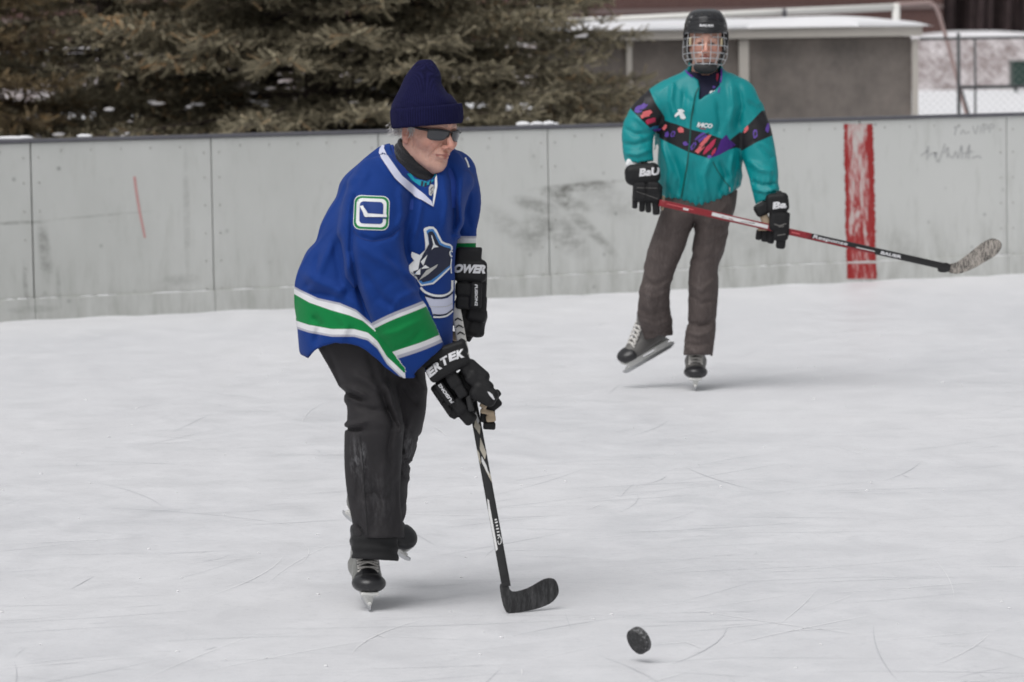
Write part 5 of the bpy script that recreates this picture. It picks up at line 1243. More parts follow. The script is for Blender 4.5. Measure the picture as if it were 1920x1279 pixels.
st1 = empty('hockey_stick', tuple(W(948, 1146, D1-.14)), 'black hockey stick with black blade on the ice, held by the jersey skater', 'hockey stick')
sh1 = shaft_mesh(sA, sB, 17, D1, .021, 'shaft', m_shaft, st1)
shaft_mesh(sA, sB, 17, D1, .021, 'grip_tape', m_tape, sh1, (.0, .225), .0014)
bs1 = None
bl1 = blade_mesh([(930+8, 1040), (953-1, 1040+2), (951, 1092), (960, 1109), (989, 1103), (1016, 1088), (1030, 1084), (1040, 1087), (1046, 1100), (1045, 1116), (1030, 1132), (1000, 1143), (965, 1149), (950, 1148), (942, 1130), (937, 1100)][2:16]+[(941, 1094)], lambda u: D1-.165+max(0, (u-950))/96*.05+.022*(max(0, u-950)/96)**2, .0075, 'blade', m_btape, st1)
bl1.data.update()
bvs = bvh_of(sh1)
tapeo = [c for c in sh1.children if c.name.startswith('grip_tape')][0]; bvt = bvh_of(tapeo)
# black bands spiralling over the white tape
def along(v): t = (v-570)/530.; return 853+(949.5-853)*t
for v in range(598, 700, 13):
    u = along(v); decal_px('tape_band', polys_bm([stroke([(u-9, v+5), (u, v-1), (u+9, v+3)], 3.2)]), m_shaft, bvt, tapeo, .0012)
def on_shaft(pts): return [(along(v)+x, v) for x, v in pts]
prints = [(m_cream2, [on_shaft([(0, 782), (6, 800), (2, 815), (-6, 800)]), on_shaft([(2, 820), (8, 850), (3, 862), (-3, 842)]), on_shaft([(-8, 842), (-5, 850), (-6, 872), (-8, 862)]), on_shaft([(4, 880), (8.2, 890), (8.2, 905), (0, 880), (-1, 862)])]),
          (m_wprint, [on_shaft([(-1, 776), (3, 772), (6, 790), (2, 795)]), on_shaft([(-6, 935), (-3.5, 938), (-3.5, 1030), (-7.5, 1034), (-8, 960)]), on_shaft([(-2, 855), (4, 872), (6, 892), (2, 884), (-4, 866)])])]
for i, (mm_, pl) in enumerate(prints):
    for p_ in pl: decal_px('print', polys_bm([p_]), mm_, bvs, sh1, .0010+.0003*i)
for v, hgt in ((975, 2.0), (980, 2.6), (986, 1.8), (992, 2.6), (998, 2.2), (1004, 2.6)):
    u = along(v)+3; decal_px('print', polys_bm([stroke([(u-hgt, v), (u+hgt, v-1)], 2.6)]), m_wprint, bvs, sh1, .0012)
u = along(1014)+3; decal_px('print', polys_bm([stroke(catmull([(u-3, 1010), (u, 1006), (u+3, 1011), (u+2, 1019), (u-2, 1020), (u-3.5, 1014)], 3), 1.3)]), m_wprint, bvs, sh1, .0012)
# --- puck in mid bounce
nrm = Rv*(-.84*.88)+Uv*(-.84*.47)-Fv*.54; nrm /= np.linalg.norm(nrm)
Dp = G(1197, 1243)[1]; pc = W(1198, 1201, Dp)
m_puck, n, b = new_mat('puck_rubber'); f = noise(n, 90, 5, .7); L(n, ramp(n, f, [(.45, (.016, .016, .017)), (.62, (.05, .05, .052)), (.74, (.28, .28, .29))]), b.inputs['Base Color']); b.inputs['Roughness'].default_value = .65; bump(n, b, f, .4, .001)
k = 48; a = np.cross(nrm, [0, 0, 1]); a /= np.linalg.norm(a); c_ = np.cross(nrm, a); R_ = .0381; Hh_ = .0127; V = []
prof = [(0, Hh_), (R_*.6, Hh_), (R_-.003, Hh_), (R_-.0008, Hh_-.0008), (R_, Hh_-.003), (R_, 0), (R_, -Hh_+.003), (R_-.0008, -Hh_+.0008), (R_-.003, -Hh_), (R_*.6, -Hh_), (0, -Hh_)]
for (r, h) in prof:
    for i in range(k): t = 2*math.pi*i/k; V.append(pc+nrm*h+(a*math.cos(t)+c_*math.sin(t))*max(r, 1e-5)*(1+(.010 if (i % 2 and abs(h) < Hh_-.002) else 0)))
F = [[i*k+j, i*k+(j+1) % k, (i+1)*k+(j+1) % k, (i+1)*k+j] for i in range(len(prof)-1) for j in range(k)]
m_edge, n, b = new_mat('puck_edge'); f = noise(n, 120, 5, .7); L(n, ramp(n, f, [(.42, (.02, .02, .021)), (.55, (.09, .09, .092)), (.68, (.32, .32, .33))]), b.inputs['Base Color']); b.inputs['Roughness'].default_value = .7
fm_ = [1 if 3 <= i < len(prof)-4 else 0 for i in range(len(prof)-1) for j in range(k)]
pk = mesh_np('hockey_puck', np.array(V)-pc, np.array(F), None, mats=[m_puck, m_edge], fmat=fm_); pk.location = pc; tag(pk, 'black rubber puck tilted on edge, bouncing just off the ice', 'puck')
#@@P2
# ================================================================== PERSON 2 (teal jacket)
foot2 = G(1304, 733); D2 = foot2[1]+.05
p2 = empty('person', (foot2[0], foot2[1], 0), 'skater in teal jacket, brown trousers and black helmet with a wire cage', 'person')
hf2 = head_frame(1323, 81, D2-.02, -2, pitch=4, roll=-2)
limb2 = [([W(1320, 150, D2+.02), W(1318, 260, D2+.02), W(1315, 380, D2+.02)], [.07, .13, .11]), ([W(1240, 180, D2), W(1197, 240, D2-.03), W(1205, 318, D2-.1)], [.045, .04, .028]), ([W(1400, 190, D2), W(1424, 280, D2-.05), W(1440, 380, D2-.13)], [.045, .04, .028]),
         ([W(1268, 400, D2), W(1235, 530, D2+.03), W(1232, 600, D2+.1)], [.05, .045, .03]), ([W(1342, 400, D2), W(1320, 530, D2), W(1310, 630, D2+.02)], [.05, .045, .03])]
build_body(p2, hf2, [([(0, -.03, -.06), (0, -.05, -.19)], [.058, .066])], limb2, False, .0035)
TEAL = (.0, .235, .25)
m_jacket = simple('teal_nylon', TEAL, .48, .08, 10, .15, .002, 0, .35, layers=[('black', (.012, .011, .014)), ('purple', (.055, .012, .17))])
jt2 = ZLoft([(120, 1300, 1344, .02, .06), (132, 1285, 1358, .02, .08), (142, 1262, 1376, .02, .09), (155, 1238, 1398, .02, .105), (175, 1222, 1412, .01, .12), (210, 1226, 1406, .01, .145), (250, 1229, 1400, .01, .15), (300, 1228, 1392, .01, .16), (350, 1233, 1388, .01, .16), (375, 1240, 1380, .01, .15), (395, 1250, 1372, .01, .14)], D2, k=5, p=2.15)
sa = Chain([(1255, 186, .0, 29), (1222, 205, -.02, 31), (1199, 238, -.05, 31), (1196, 280, -.09, 28), (1205, 318, -.12, 24)], D2)
sb = Chain([(1384, 182, .0, 30), (1409, 228, -.02, 31), (1424, 290, -.06, 31), (1433, 335, -.10, 27), (1440, 385, -.13, 22)], D2)
hem2 = [(1225, 362), (1242, 369), (1280, 376), (1309, 387), (1345, 377), (1370, 363), (1385, 349), (1400, 345)]
J2F = [([(1262, 150), (1258, 190), (1268, 225)], 5, .010), ([(1285, 160), (1280, 200), (1290, 240)], 5, -.008), ([(1300, 175), (1296, 215)], 4, .007), ([(1345, 190), (1350, 230), (1345, 255)], 5, -.009), ([(1370, 150), (1375, 200), (1365, 240)], 6, .010), ([(1385, 160), (1392, 200), (1380, 245)], 5, -.009),
       ([(1240, 265), (1255, 320), (1250, 355)], 6, .010), ([(1262, 290), (1275, 335), (1270, 370)], 6, -.010), ([(1335, 290), (1320, 330), (1325, 372)], 6, .010), ([(1350, 300), (1360, 330), (1350, 360)], 5, -.010), ([(1300, 300), (1305, 340), (1312, 375)], 6, -.008), ([(1375, 285), (1370, 320), (1375, 345)], 5, .009), ([(1285, 300), (1288, 330), (1282, 365)], 4, .007),
       ([(1172, 240), (1190, 252), (1215, 250)], 4, -.008), ([(1170, 270), (1192, 272), (1220, 262)], 4, -.009), ([(1172, 287), (1195, 290), (1220, 280)], 4, .008), ([(1185, 215), (1205, 230), (1222, 245)], 5, .008), ([(1410, 340), (1430, 348), (1455, 344)], 3.5, -.008), ([(1412, 354), (1435, 360), (1458, 354)], 3.5, .007), ([(1420, 270), (1440, 290), (1450, 300)], 5, -.008), ([(1402, 300), (1425, 318), (1452, 322)], 5, .008), ([(1400, 190), (1420, 205), (1432, 225)], 5, -.007), ([(1235, 262), (1231, 300), (1233, 345)], 3, -.01)]
VC2 = [(1288, 60), (1288, 128), (1290, 136), (1300, 144), (1309, 150), (1312, 165), (1310, 189), (1322, 180), (1338, 172), (1349, 160), (1351, 140), (1351, 60)]
def jacket(P):
    u, v = proj(P); sc = D2/FPX
    t = smax(jt2(P), below(u, v, hem2)*sc, .01); low = np.clip((v-195)/30, 0, 1)
    a = smax(sa(P), ((u-1205)*.06+(v-304))*sc, .006); e = smax(sb(P), ((u-1413)*.39*.93+(v-384)*.93)*sc, .006)
    d = smin(t, smin(a, e, .01), .045)*(1-low)+smin(t, smin(a, e, .01), .012)*low
    # standing collar
    q = (P-hf2[0])@hf2[1]; c = s_chain(q, [(0, -.045, -.105), (0, -.04, -.17)], [.083, .095]); c = smax(c, q[:, 2]+.100-.10*np.abs(q[:, 0])+.45*(q[:, 1]+.05)*(q[:, 1] > -.05), .006); d = smin(d, c, .015)
    fo = 1.5*folds(P, J2F)+rnoise(P*[1, 1, .5], 32, 41)*.003+.008*crease(P*[1, 1, .6], 42, 43)-.006*crease(P*[1, 1, .6], 46, 47)
    fo = fo+.004*np.sin(u*.55)*np.exp(-((below(u, v, hem2)+4)/7)**2)
    d = d-fo
    d = smax(d, -s_chain(q, [(0, -.035, -.05), (0, -.04, -.19)], [.068, .074]), .005)
    d = smax(d, poly_sd(u, v, VC2)*sc*(P[:, 1] < D2+.05)-1.0*(P[:, 1] >= D2+.05), .003)
    d = np.maximum(d, -np.maximum(jt2(P)-fo+.012, -(below(u, v, hem2)+14)*sc)); d = np.maximum(d, -np.maximum(sa(P)-fo+.010, -(v-290)*sc)); d = np.maximum(d, -np.maximum(sb(P)-fo+.010, -(v-358)*sc))
    return d
bandT = [(1236, 222), (1242, 225), (1268, 233), (1296, 243), (1320, 249), (1345, 257), (1366, 265), (1388, 247), (1392, 280), (1380, 277), (1366, 281), (1350, 290), (1330, 297), (1308, 291), (1288, 284), (1265, 273), (1242, 262), (1236, 258)]
bandB = [(1386, 254), (1405, 232), (1428, 208), (1450, 205), (1452, 252), (1444, 256), (1420, 266), (1389, 284)]
bandA = [(1214, 160), (1182, 200), (1184, 206), (1204, 226), (1226, 247), (1240, 254), (1250, 256), (1246, 219), (1228, 192)]
def jl(V):
    u, v = proj(V); a, e, t = sa(V), sb(V), jt2(V); rA = (a < t) & (u < 1300); rB = (e < t) & (u > 1300)
    k = np.where(rA, poly_sd(u, v, bandA), np.where(rB, poly_sd(u, v, bandB), poly_sd(u, v, bandT)))
    k = np.maximum(k, np.minimum(poly_sd(u, v, bandA), 3)*(u < 1250)-9*(u >= 1250)); 
    pu = np.where(~rA, poly_sd(u, v, [(1333, 297), (1345, 280), (1352, 262), (1362, 252), (1368, 262), (1380, 272), (1366, 281), (1350, 290)]), -9)
    return {'black': k*.5, 'purple': pu*.5}
lo, hi = px_bounds(1160, 1470, 110, 400, D2-.27, D2+.25, .01)
V, F = sdf_mesh(jacket, lo, hi, .0062); jac = mesh_np('jacket', V, F, m_jacket, p2, attrs=jl(V)); bj = bvh_of(jac)
m_coral = simple('coral_print', (.62, .12, .13), .6, .1, 40, .1); m_crim = simple('crimson_print', (.42, .02, .07), .6, .1, 40, .1); m_purp = simple('purple_print', (.10, .045, .30), .6, .15, 40, .1); m_tealp = simple('teal_print', (.02, .16, .30), .6, .1, 40, .1)
m_zip = simple('dark_teal_zip', (.0, .075, .065), .6, .1, 60, .3); m_piping = simple('purple_piping', (.10, .02, .30), .5, .05, 60, .1); m_navs = simple('navy_knit_shirt', (.010, .010, .035), .85, .2, 60, .3)
cj = lambda l: [(1140+x/3.367, 100+y/3.367) for x, y in l]
def dj(name, polys, mat, off=.0016, bvh=None, parent=None): return decal_px(name, polys_bm(polys), mat, bvh or bj, parent or jac, off)
def blob(x, y, a, hx, hy, seed=0):
    r = np.random.default_rng(seed); out = []
    for k in range(14):
        t = 2*math.pi*k/14; m_ = 1+r.uniform(-.22, .22); px, py = hx*math.cos(t)*m_, hy*math.sin(t)*m_; ca, sa_ = math.cos(math.radians(a)), math.sin(math.radians(a)); out.append((x+px*ca-py*sa_, y+px*sa_+py*ca))
    return cj(out)
for i, (x, y, a, hx, hy, mm_) in enumerate([(210, 345, -30, 46, 20, m_purp), (240, 385, -30, 38, 20, m_coral), (268, 428, -22, 38, 18, m_crim), (290, 470, -15, 34, 10, m_tealp), (310, 483, -10, 24, 9, m_purp),
    (358, 470, -60, 20, 12, m_coral), (372, 512, -60, 18, 14, m_purp), (410, 510, -70, 20, 15, m_purp), (460, 482, 30, 22, 18, m_coral), (490, 570, 30, 16, 13, m_purp), (540, 585, -60, 28, 13, m_purp), (590, 530, -35, 42, 22, m_purp),
    (615, 550, -50, 48, 15, m_coral), (580, 605, -45, 34, 15, m_coral), (640, 590, -50, 58, 14, m_crim), (640, 655, -10, 14, 10, m_purp), (668, 620, -60, 26, 10, m_crim), (872, 482, -60, 24, 12, m_coral), (929, 510, -80, 28, 15, m_purp), (1008, 470, -80, 30, 12, m_purp)]):
    dj('print_patch', [blob(x, y, a, hx, hy, i)], mm_)
    if mm_ in (m_purp,) and hx in (28, 20): dj('print_patch', [blob(x, y, a, hx*.5, hy*.45, i+50)], m_blackglove, .003)
for k, l in enumerate(([(545, 560), (600, 520), (640, 500)], [(590, 600), (640, 545), (680, 530)], [(200, 360), (250, 350)], [(225, 408), (285, 395)], [(255, 450), (310, 432)])): dj('print_patch', [stroke(cj(l), 1.6)], m_blackglove, .0034)
dj('zip', [stroke(catmull(cj([(540, 330), (524, 430), (516, 560), (500, 700), (480, 820), (462, 922)]), 4), 2.6)], m_zip, .0022)
dj('zip', [stroke(catmull(cj([(578, 210), (560, 240), (548, 280), (540, 335)]), 4), 2.0)], m_zip, .0022)
dj('pocket_zip', [stroke(catmull(cj([(662, 685), (690, 740), (730, 800), (768, 845)]), 4), 1.6)], m_zip, .0022)
dj('zip_pull', [stroke(cj([(766, 845), (768, 872)]), 2.2)], m_silv, .004)
dj('piping', [stroke(catmull([(1286, 122), (1285, 131), (1291, 139), (1299, 145)], 4), 2.6)], m_piping, .003)
dj('piping', [stroke(catmull([(1353, 128), (1353, 142), (1351, 155), (1347, 174)], 4), 2.6)], m_piping, .003)
decal_px('lettering', text_bm('IMCO', 1140+612/3.367, 100+455/3.367, 95/3.367, 30/3.367, .10, .15, .05), m_wht, bj, jac, .002)
dj('lettering', [stroke(cj([(578, 472), (618, 480)]), 1.4)], m_crim, .002)
dj('palm_emblem', [cj([(420, 395), (430, 378), (445, 368), (440, 355), (465, 352), (485, 365), (470, 372), (480, 385), (492, 408), (475, 418), (458, 412), (450, 388), (432, 398), (426, 404)])], m_wht, .002)
# shirt under the open collar
us = sdf_part('undershirt', lambda P: smax(jt2(P)+.022, -s_chain((P-hf2[0])@hf2[1], [(0, -.03, -.05), (0, -.04, -.16)], [.072, .072]), .004), *px_bounds(1270, 1370, 118, 215, D2-.2, D2+.15), .006, m_navs, p2)
bus = bvh_of(us)
for i, (x, y, hx, hy, a, mm_) in enumerate([(650, 245, 14, 7, -45, m_wht), (625, 272, 16, 6, -45, m_wht), (668, 215, 10, 8, 0, m_purp), (690, 150, 8, 26, 5, m_crim), (640, 262, 9, 5, 0, m_tealp), (672, 240, 7, 6, 0, m_wht), (600, 290, 12, 4, -45, m_purp)]): dj('collar_print', [blob(x, y, a, hx, hy, 70+i)], mm_, .003, bus, us)
# --- trousers
m_tr2 = trouser_mat('brown_corduroy', (.082, .066, .062), (.22, .19, .185), .8)
la = ZLoft([(345, 1238, 1384, .02, .14), (390, 1240, 1345, .0, .135), (420, 1231, 1303, 0, .115), (470, 1214, 1283, 0, .095), (530, 1203, 1258, .0, .085), (575, 1196, 1256, .04, .085), (610, 1199, 1261, .09, .085), (632, 1208, 1262, .12, .08), (650, 1214, 1262, .13, .075)], D2, k=5)
lb = ZLoft([(345, 1238, 1384, .02, .14), (390, 1280, 1379, .0, .135), (420, 1301, 1368, 0, .11), (470, 1297, 1357, 0, .095), (500, 1291, 1347, 0, .09), (540, 1290, 1347, 0, .085), (590, 1290, 1344, .01, .085), (640, 1283, 1340, .02, .085), (672, 1281, 1335, .02, .085)], D2, k=5)
T2F = [([(1205, 530), (1230, 535), (1256, 520)], 4, -.010), ([(1200, 545), (1225, 560), (1255, 545)], 4, .010), ([(1197, 580), (1225, 590), (1255, 575)], 4.5, -.012), ([(1200, 600), (1230, 612), (1260, 598)], 4, .012), ([(1204, 620), (1235, 628), (1260, 615)], 4, -.010), ([(1215, 470), (1240, 500), (1255, 505)], 5, .008), ([(1245, 400), (1235, 450), (1225, 500)], 6, .007), ([(1262, 420), (1250, 470), (1240, 520)], 5, -.007),
       ([(1225, 540), (1218, 565), (1224, 600)], 4, .008), ([(1240, 550), (1232, 580), (1245, 610)], 3.5, -.008), ([(1292, 480), (1315, 490), (1345, 480)], 5, -.006), ([(1290, 530), (1315, 545), (1345, 520)], 4, .010), ([(1290, 550), (1315, 570), (1343, 560)], 4, -.010), ([(1308, 540), (1302, 580), (1310, 605)], 4, .008), ([(1286, 605), (1315, 610), (1342, 600)], 4, -.012), ([(1285, 622), (1312, 630), (1340, 618)], 4, .011),
       ([(1283, 645), (1310, 648), (1338, 640)], 3.5, -.009), ([(1325, 560), (1332, 590), (1325, 610)], 4, -.006), ([(1330, 400), (1325, 450), (1320, 500)], 6, .006), ([(1345, 420), (1342, 460), (1335, 500)], 5, -.006), ([(1303, 395), (1302, 410), (1300, 425)], 3, -.014), ([(1270, 385), (1290, 400), (1300, 410)], 5, -.006), ([(1365, 380), (1355, 395), (1340, 405)], 4, .005)]
def trous2(P):
    u, v = proj(P); sc = D2/FPX; fo = .8*folds(P, T2F)+rnoise(P*[1, .8, .7], 24, 52)*.005+.008*crease(P, 34, 55)-.007*crease(P, 38, 57)
    a = la(P); e = lb(P); a0_, e0_ = a-fo, e-fo; a = smax(a, (v-(636+(u-1215)*-.16))*sc, .006); e = smax(e, (v-666)*sc, .006)
    d = smin(a, e, .012)-fo; crot = s_chain(P, [W(1301, 424, D2-.3), W(1301, 424, D2+.4)], [.0, .0])
    d = np.maximum(d, -np.maximum(a0_+.012, -(v-620)*sc)*(u < 1272)-9*(u >= 1272)); d = np.maximum(d, np.where(u > 1272, -np.maximum(e0_+.012, -(v-652)*sc), -9)); return np.maximum(d, (356-v)*sc)
def dust2(V):
    u, v = proj(V); g = np.clip(.32+.5*rnoise(V*[1, 1, .4], 22, 77), 0, .6)
    for c, rx, ry, k in (((1215, 545), 8, 40, .8), ((1245, 490), 6, 40, .5), ((1312, 530), 10, 40, .6)): g = np.maximum(g, k*np.exp(-((u-c[0])/rx)**2-((v-c[1])/ry)**2))
    return g
lo, hi = px_bounds(1185, 1400, 350, 675, D2-.2, D2+.28); tr2 = sdf_part('trousers', trous2, lo, hi, .0064, m_tr2, p2, {'dust': dust2})
# --- skates
f2 = np.array([-.05, -1, 0]); f2 /= np.linalg.norm(f2)
skate(p2, np.array([foot2[0], foot2[1], 0])-f2*.118+[0, 0, 0], f2, (.02, 0, 1), 1.10, m_boots, lw=1.5)
skate(p2, W(1219, 675, D2+.2), (-.80, -.38, -.41), (-.10, -.25, 1), 1.07, m_boots, lw=1.5)
# --- helmet and cage
m_helm = simple('black_shell', (.013, .013, .015), .25, .1, 20, .05, spec=.6); m_cage = simple('cage_wire', (.55, .56, .58), .3, .05, 60, .0, metal=.5); m_pad = simple('cream_foam', (.55, .47, .30), .8, .1, 40, .2)
hz = ZLoft([(17, 1308, 1338, .02, .03), (20, 1300, 1346, .01, .06), (26, 1292, 1353, .005, .095), (35, 1287, 1358, .0, .118), (46, 1284, 1362, .0, .132), (56, 1282, 1364, .0, .140), (64, 1281, 1366, .0, .142), (80, 1282, 1365, .02, .13), (100, 1286, 1360, .05, .10)], D2, k=5)
def helmet(P):
    u, v = proj(P); sc = D2/FPX; q = (P-hf2[0])@hf2[1]; d = hz(P)
    d = d-folds(P, [([(1300, 20), (1291, 36), (1288, 50)], 3, .008), ([(1347, 20), (1357, 36), (1360, 50)], 3, .008), ([(1284, 45), (1323, 40), (1363, 45)], 2.4, .005), ([(1288, 41), (1323, 35), (1359, 41)], 1.6, -.006), ([(1308, 22), (1323, 20), (1338, 22)], 2.2, .004), ([(1284, 58), (1323, 61), (1364, 58)], 1.4, -.004)])
    inn = s_ell(q, (0, -.015, .030), (.092, .115, .098)); inn = np.minimum(inn, s_chain(q, [(0, -.01, .02), (0, -.02, -.12)], [.092, .088]))
    d = smax(d, -inn, .004)
    face = np.maximum(-(v-(63-(np.abs(u-1323)/42)**4*4))*sc, (P[:, 1]-(D2-.005)))    # open in front below the brim
    return smax(np.maximum(d, -face), (v-98)*sc, .005)
lo, hi = px_bounds(1272, 1375, 10, 105, D2-.13, D2+.19); hel = sdf_part('helmet', helmet, lo, hi, .0042, m_helm, p2); bh = bvh_of(hel)
decal_px('lettering', text_bm('BAUER', 1325.5, 48, 27, 4.6, .03, .1, .04), m_letter, bh, hel, .002)
for u0 in (1305, 1316, 1330, 1341): dj('vent', [rrect(u0, 27, 2.6, 3.2, 1.5)], m_blackglove, .002, bh, hel)
cv = [60, 85, 105, 118, 128, 136]; cL = [1284, 1281, 1281, 1288, 1300, 1312]; cR = [1363, 1365, 1364, 1357, 1346, 1334]; cb = [.125, .130, .134, .132, .124, .110]
def cpt(f, v):
    l, r, b_ = np.interp(v, cv, cL), np.interp(v, cv, cR), np.interp(v, cv, cb); u = (l+r)/2+(r-l)/2*f; o = W(u, v, D2-.02); k = math.sqrt(max(0, 1-f*f)); return np.array([o[0], D2+.005-b_*k, o[2]+.012*(k-.6)])
ps = []
for v in (61, 71, 86, 100, 111, 121, 130):
    fs_ = np.linspace(-1, 1, 25); sag = 4; ps.append(tube([cpt(f, v+sag*.0) for f in fs_], .0023, 7))
for f in (-1, -.84, -.56, -.19, .19, .52, .82, 1):
    vv = np.linspace(61, 130 if abs(f) < .9 else 121, 14); ps.append(tube([cpt(f*(1-.0), v) for v in vv], .0023, 7))
ps.append(tube([cpt(f, 136) for f in np.linspace(-1, 1, 12)], .0028, 7)); ps += [tube([cpt(s_*.8, 130), cpt(s_*.9, 136)], .0025, 6) for s_ in (-1, 1)]
V, F = join_np(ps); cg = mesh_np('cage', V, F, m_cage, hel)
def hb(c, h, r=.006): return lambda P: s_box((P-hf2[0])@hf2[1], c, h, r)
def hpart(name, f, mat, h=.0035): o_, R_2 = hf2; c0 = o_; return sdf_part(name, f, c0-.17, c0+.17, h, mat, hel)
hpart('brow_pad', lambda P: np.minimum(hb((.075, .060, .010), (.006, .010, .022))(P), hb((-.075, .060, .010), (.006, .010, .022))(P)), m_pad)
def cup(P):
    q = (P-hf2[0])@hf2[1]; d = s_ell(q, (0, .070, -.112), (.058, .048, .034)); d = smax(d, -s_ell(q, (0, .045, -.085), (.045, .05, .040)), .006); return d
hpart('chin_cup', cup, m_blackglove)
hpart('strap', lambda P: s_chain(np.stack([np.abs(((P-hf2[0])@hf2[1])[:, 0]), ((P-hf2[0])@hf2[1])[:, 1], ((P-hf2[0])@hf2[1])[:, 2]], 1), [(.088, .03, .02), (.088, .045, -.04), (.07, .055, -.09)], [.010, .010, .008]), m_blackglove)
# --- gloves
def gp(l, D): return gx(l, 1140, 100, 3.367, D)
DA = D2-.16
ga = gp([(218, 762, -6, 112, 66, .050, 0, .55), (248, 880, 2, 92, 60, .040, 0, .35), (200, 850, 2, 40, 34, .043, -.006, .35), (285, 850, 2, 42, 38, .043, -.006, .35), (200, 905, 2, 40, 26, .042, -.006, .35), (288, 905, 2, 44, 28, .042, -.006, .35),
         (170, 935, 2, 17, 46, .020, 0, .45), (215, 955, 1, 18, 46, .021, -.004, .45), (255, 960, 0, 18, 46, .021, -.004, .45), (303, 965, -3, 24, 56, .024, -.006, .45), (318, 900, 5, 22, 66, .03, .02, .45)], DA)
glA = glove(p2, ga, .0042, seed=21, wob=.001); bA = bvh_of(glA)
lettering('lettering', text_bm('BaU', 1140+262/3.367, 100+748/3.367, 125/3.367, 50/3.367, -.09, .2, .05), glA, bA)
tpa = gp([(345, 945, 5, 10, 45, .02, .01, .4)], DA); sdf_part('palm', union(tpa), *shape_bounds(tpa, .01), .004, m_tan, glA)
dj('trim', [stroke(cj([(158, 848), (330, 852)]), .9), stroke(cj([(160, 865), (330, 925)]), .9)], m_boots, .0016, bA, glA)
# white shirt cuff showing between sleeve and glove
wc = gp([(160, 700, 12, 48, 30, .03, .03, .5)], DA); sdf_part('shirt_cuff', union(wc), *shape_bounds(wc, .01), .0045, m_wht, p2)
DBb = D2-.19
gb2 = gp([(1068, 945, -6, 72, 62, .048, 0, .4), (970, 985, -28, 45, 42, .035, .012, .45), (1080, 905, -4, 20, 36, .03, .0, .5), (1078, 1060, 3, 62, 66, .042, -.004, .4), (1122, 1080, 3, 22, 75, .035, .004, .4), (1088, 1140, 4, 50, 44, .036, -.006, .45), (1092, 1195, 6, 30, 40, .026, -.002, .45),
          (952, 1145, 8, 18, 34, .02, .03, .45), (990, 1152, 8, 19, 40, .02, .03, .45), (1030, 1158, 8, 22, 44, .022, .028, .45), (1050, 1110, 0, 40, 60, .02, .03, .4)], DBb)
glB = glove(p2, gb2, .0042, seed=22, wob=.001); bB = bvh_of(glB)
lettering('lettering', text_bm('Ba', 1140+1085/3.367, 100+958/3.367, 88/3.367, 44/3.367, -.10, .2, .05), glB, bB)
dj('trim', [stroke(cj([(1050, 1078), (1082, 1090), (1125, 1075)]), 2), stroke(cj([(1070, 1150), (1120, 1142)]), 1.8), stroke(cj([(1078, 1096), (1110, 1092)]), 1.8)], m_boots, .0016, bB, glB)
tpb = gp([(992, 1050, 70, 48, 26, .022, .012, .5), (975, 1112, 0, 30, 8, .012, .012, .4)], DBb); sdf_part('palm', union(tpb), *shape_bounds(tpb, .01), .004, m_tan, glB)
# --- stick of person 2
m_rsh = simple('red_shaft', (.23, .015, .022), .3, .15, 40, .05)
DS = D2-.20
PA, PM, PE = W(1236, 380, DS), W(1521, 447, DS), W(1781, 502, DS)
st2 = empty('hockey_stick', tuple(W(1500, 445, DS)), 'red and black hockey stick with pale scuffed blade, held across by the teal jacket skater', 'hockey stick')
ax_ = (PE-PA); PMm = PA+ax_*((1521-1236)/(1781-1236.))
sr_ = shaft_mesh(PA, PMm, 12.5, D2, .020, 'shaft', m_rsh, st2); sk_ = shaft_mesh(PMm, PE, 12.5, D2, .020, 'lower_shaft', m_shaft, st2)
b1_, b2_ = bvh_of(sr_), bvh_of(sk_); yl = lambda u: 380+(u-1236)*(122/545.)
def ds_(name, l, mat, bvh, par, w_=2): return decal_px(name, polys_bm([stroke([(u, yl(u)+o) for u, o in l], w_)]), mat, bvh, par, .0012)
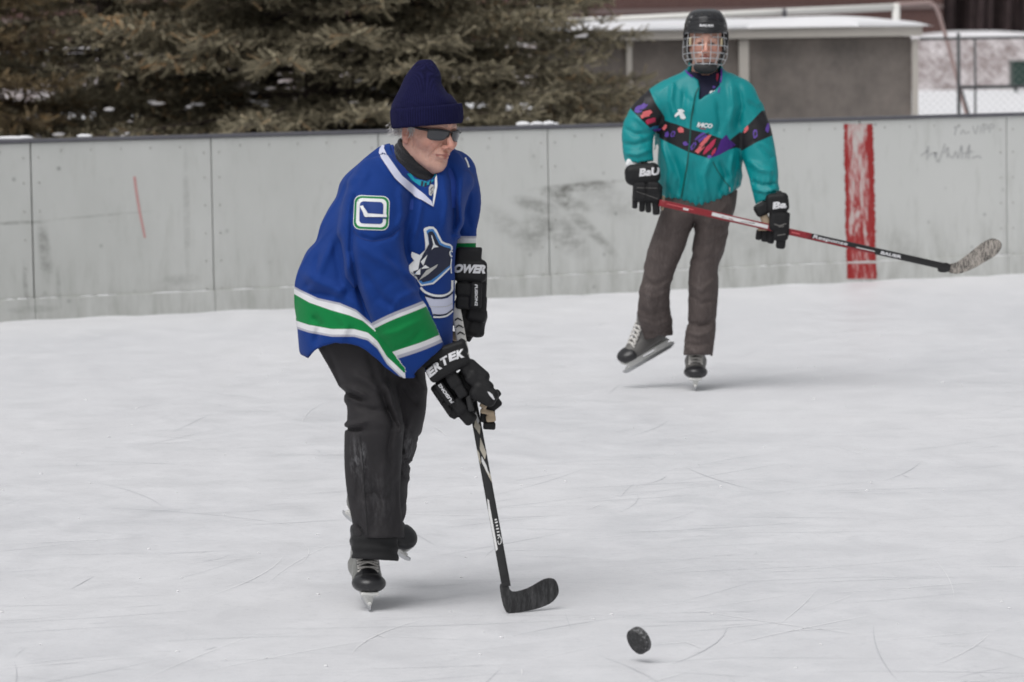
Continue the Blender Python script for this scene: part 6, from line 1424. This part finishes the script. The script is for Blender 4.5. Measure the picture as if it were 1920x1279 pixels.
ds_('print', [(1250, -1), (1300, -1)], m_coral, b1_, sr_, 1.4); ds_('print', [(1281, 1), (1291, 1)], m_wprint, b1_, sr_, 4); ds_('print', [(1335, -1), (1440, 0)], m_wprint, b1_, sr_, 6.5); ds_('print', [(1352, 0), (1375, 1)], m_rsh, b1_, sr_, 1.5); ds_('print', [(1390, 1), (1415, -1)], m_shaft, b1_, sr_, 1.6)
ds_('print', [(1345, -5), (1440, -5)], m_rsh, b1_, sr_, 1.2); ds_('print', [(1440, 0), (1480, 0)], m_crim, b1_, sr_, 3); ds_('print', [(1484, 0), (1500, 0)], m_coral, b1_, sr_, 2)
an_s = math.atan2(122, 545)
ds_('print', [(1521, 4), (1640, 4.5)], m_rsh, b2_, sk_, 3)
decal_px('lettering', text_bm('Response', 1557, yl(1557)-.5, 66, 8.5, an_s, .2, .02), m_letter, b2_, sk_, .0016, 5)
decal_px('lettering', text_bm('BAUER', 1671, yl(1671)+.5, 40, 6, an_s, .2, .04), m_letter, b2_, sk_, .0016, 5)
ds_('print', [(1605, 1), (1640, 1)], m_wprint, b2_, sk_, 1.4)
m_ptape, n, b = new_mat('scuffed_pale_tape'); f = noise(n, 60, 5, .75, None, (2.2, 1, .6), .4); f3 = noise(n, 9, 3, .6)
L(n, ramp(n, mth(n, 'ADD', mth(n, 'MULTIPLY', f, .75), mth(n, 'MULTIPLY', f3, .28)), [(.40, (.04, .04, .04)), (.49, (.12, .11, .10)), (.55, (.33, .30, .27)), (.7, (.42, .385, .35))]), b.inputs['Base Color']); b.inputs['Roughness'].default_value = .8; bump(n, b, f, .4, .002)
cs = lambda l: [(1340+x/3.2, 200+y/3.2) for x, y in l]
blade_mesh(cs([(1406, 944), (1400, 990), (1438, 1003), (1485, 998), (1560, 968), (1625, 930), (1680, 897), (1712, 862), (1722, 832), (1712, 808), (1690, 795), (1655, 792), (1600, 820), (1550, 860), (1500, 900), (1450, 934)]), lambda u: DS-.0-.06*((u-1780)/97)**2, .008, 'blade', m_ptape, st2)
blade_mesh(cs([(1345, 937), (1340, 988), (1399, 991), (1407, 941)]), lambda u: DS, .016, 'hosel', m_shaft, st2)
#@@END
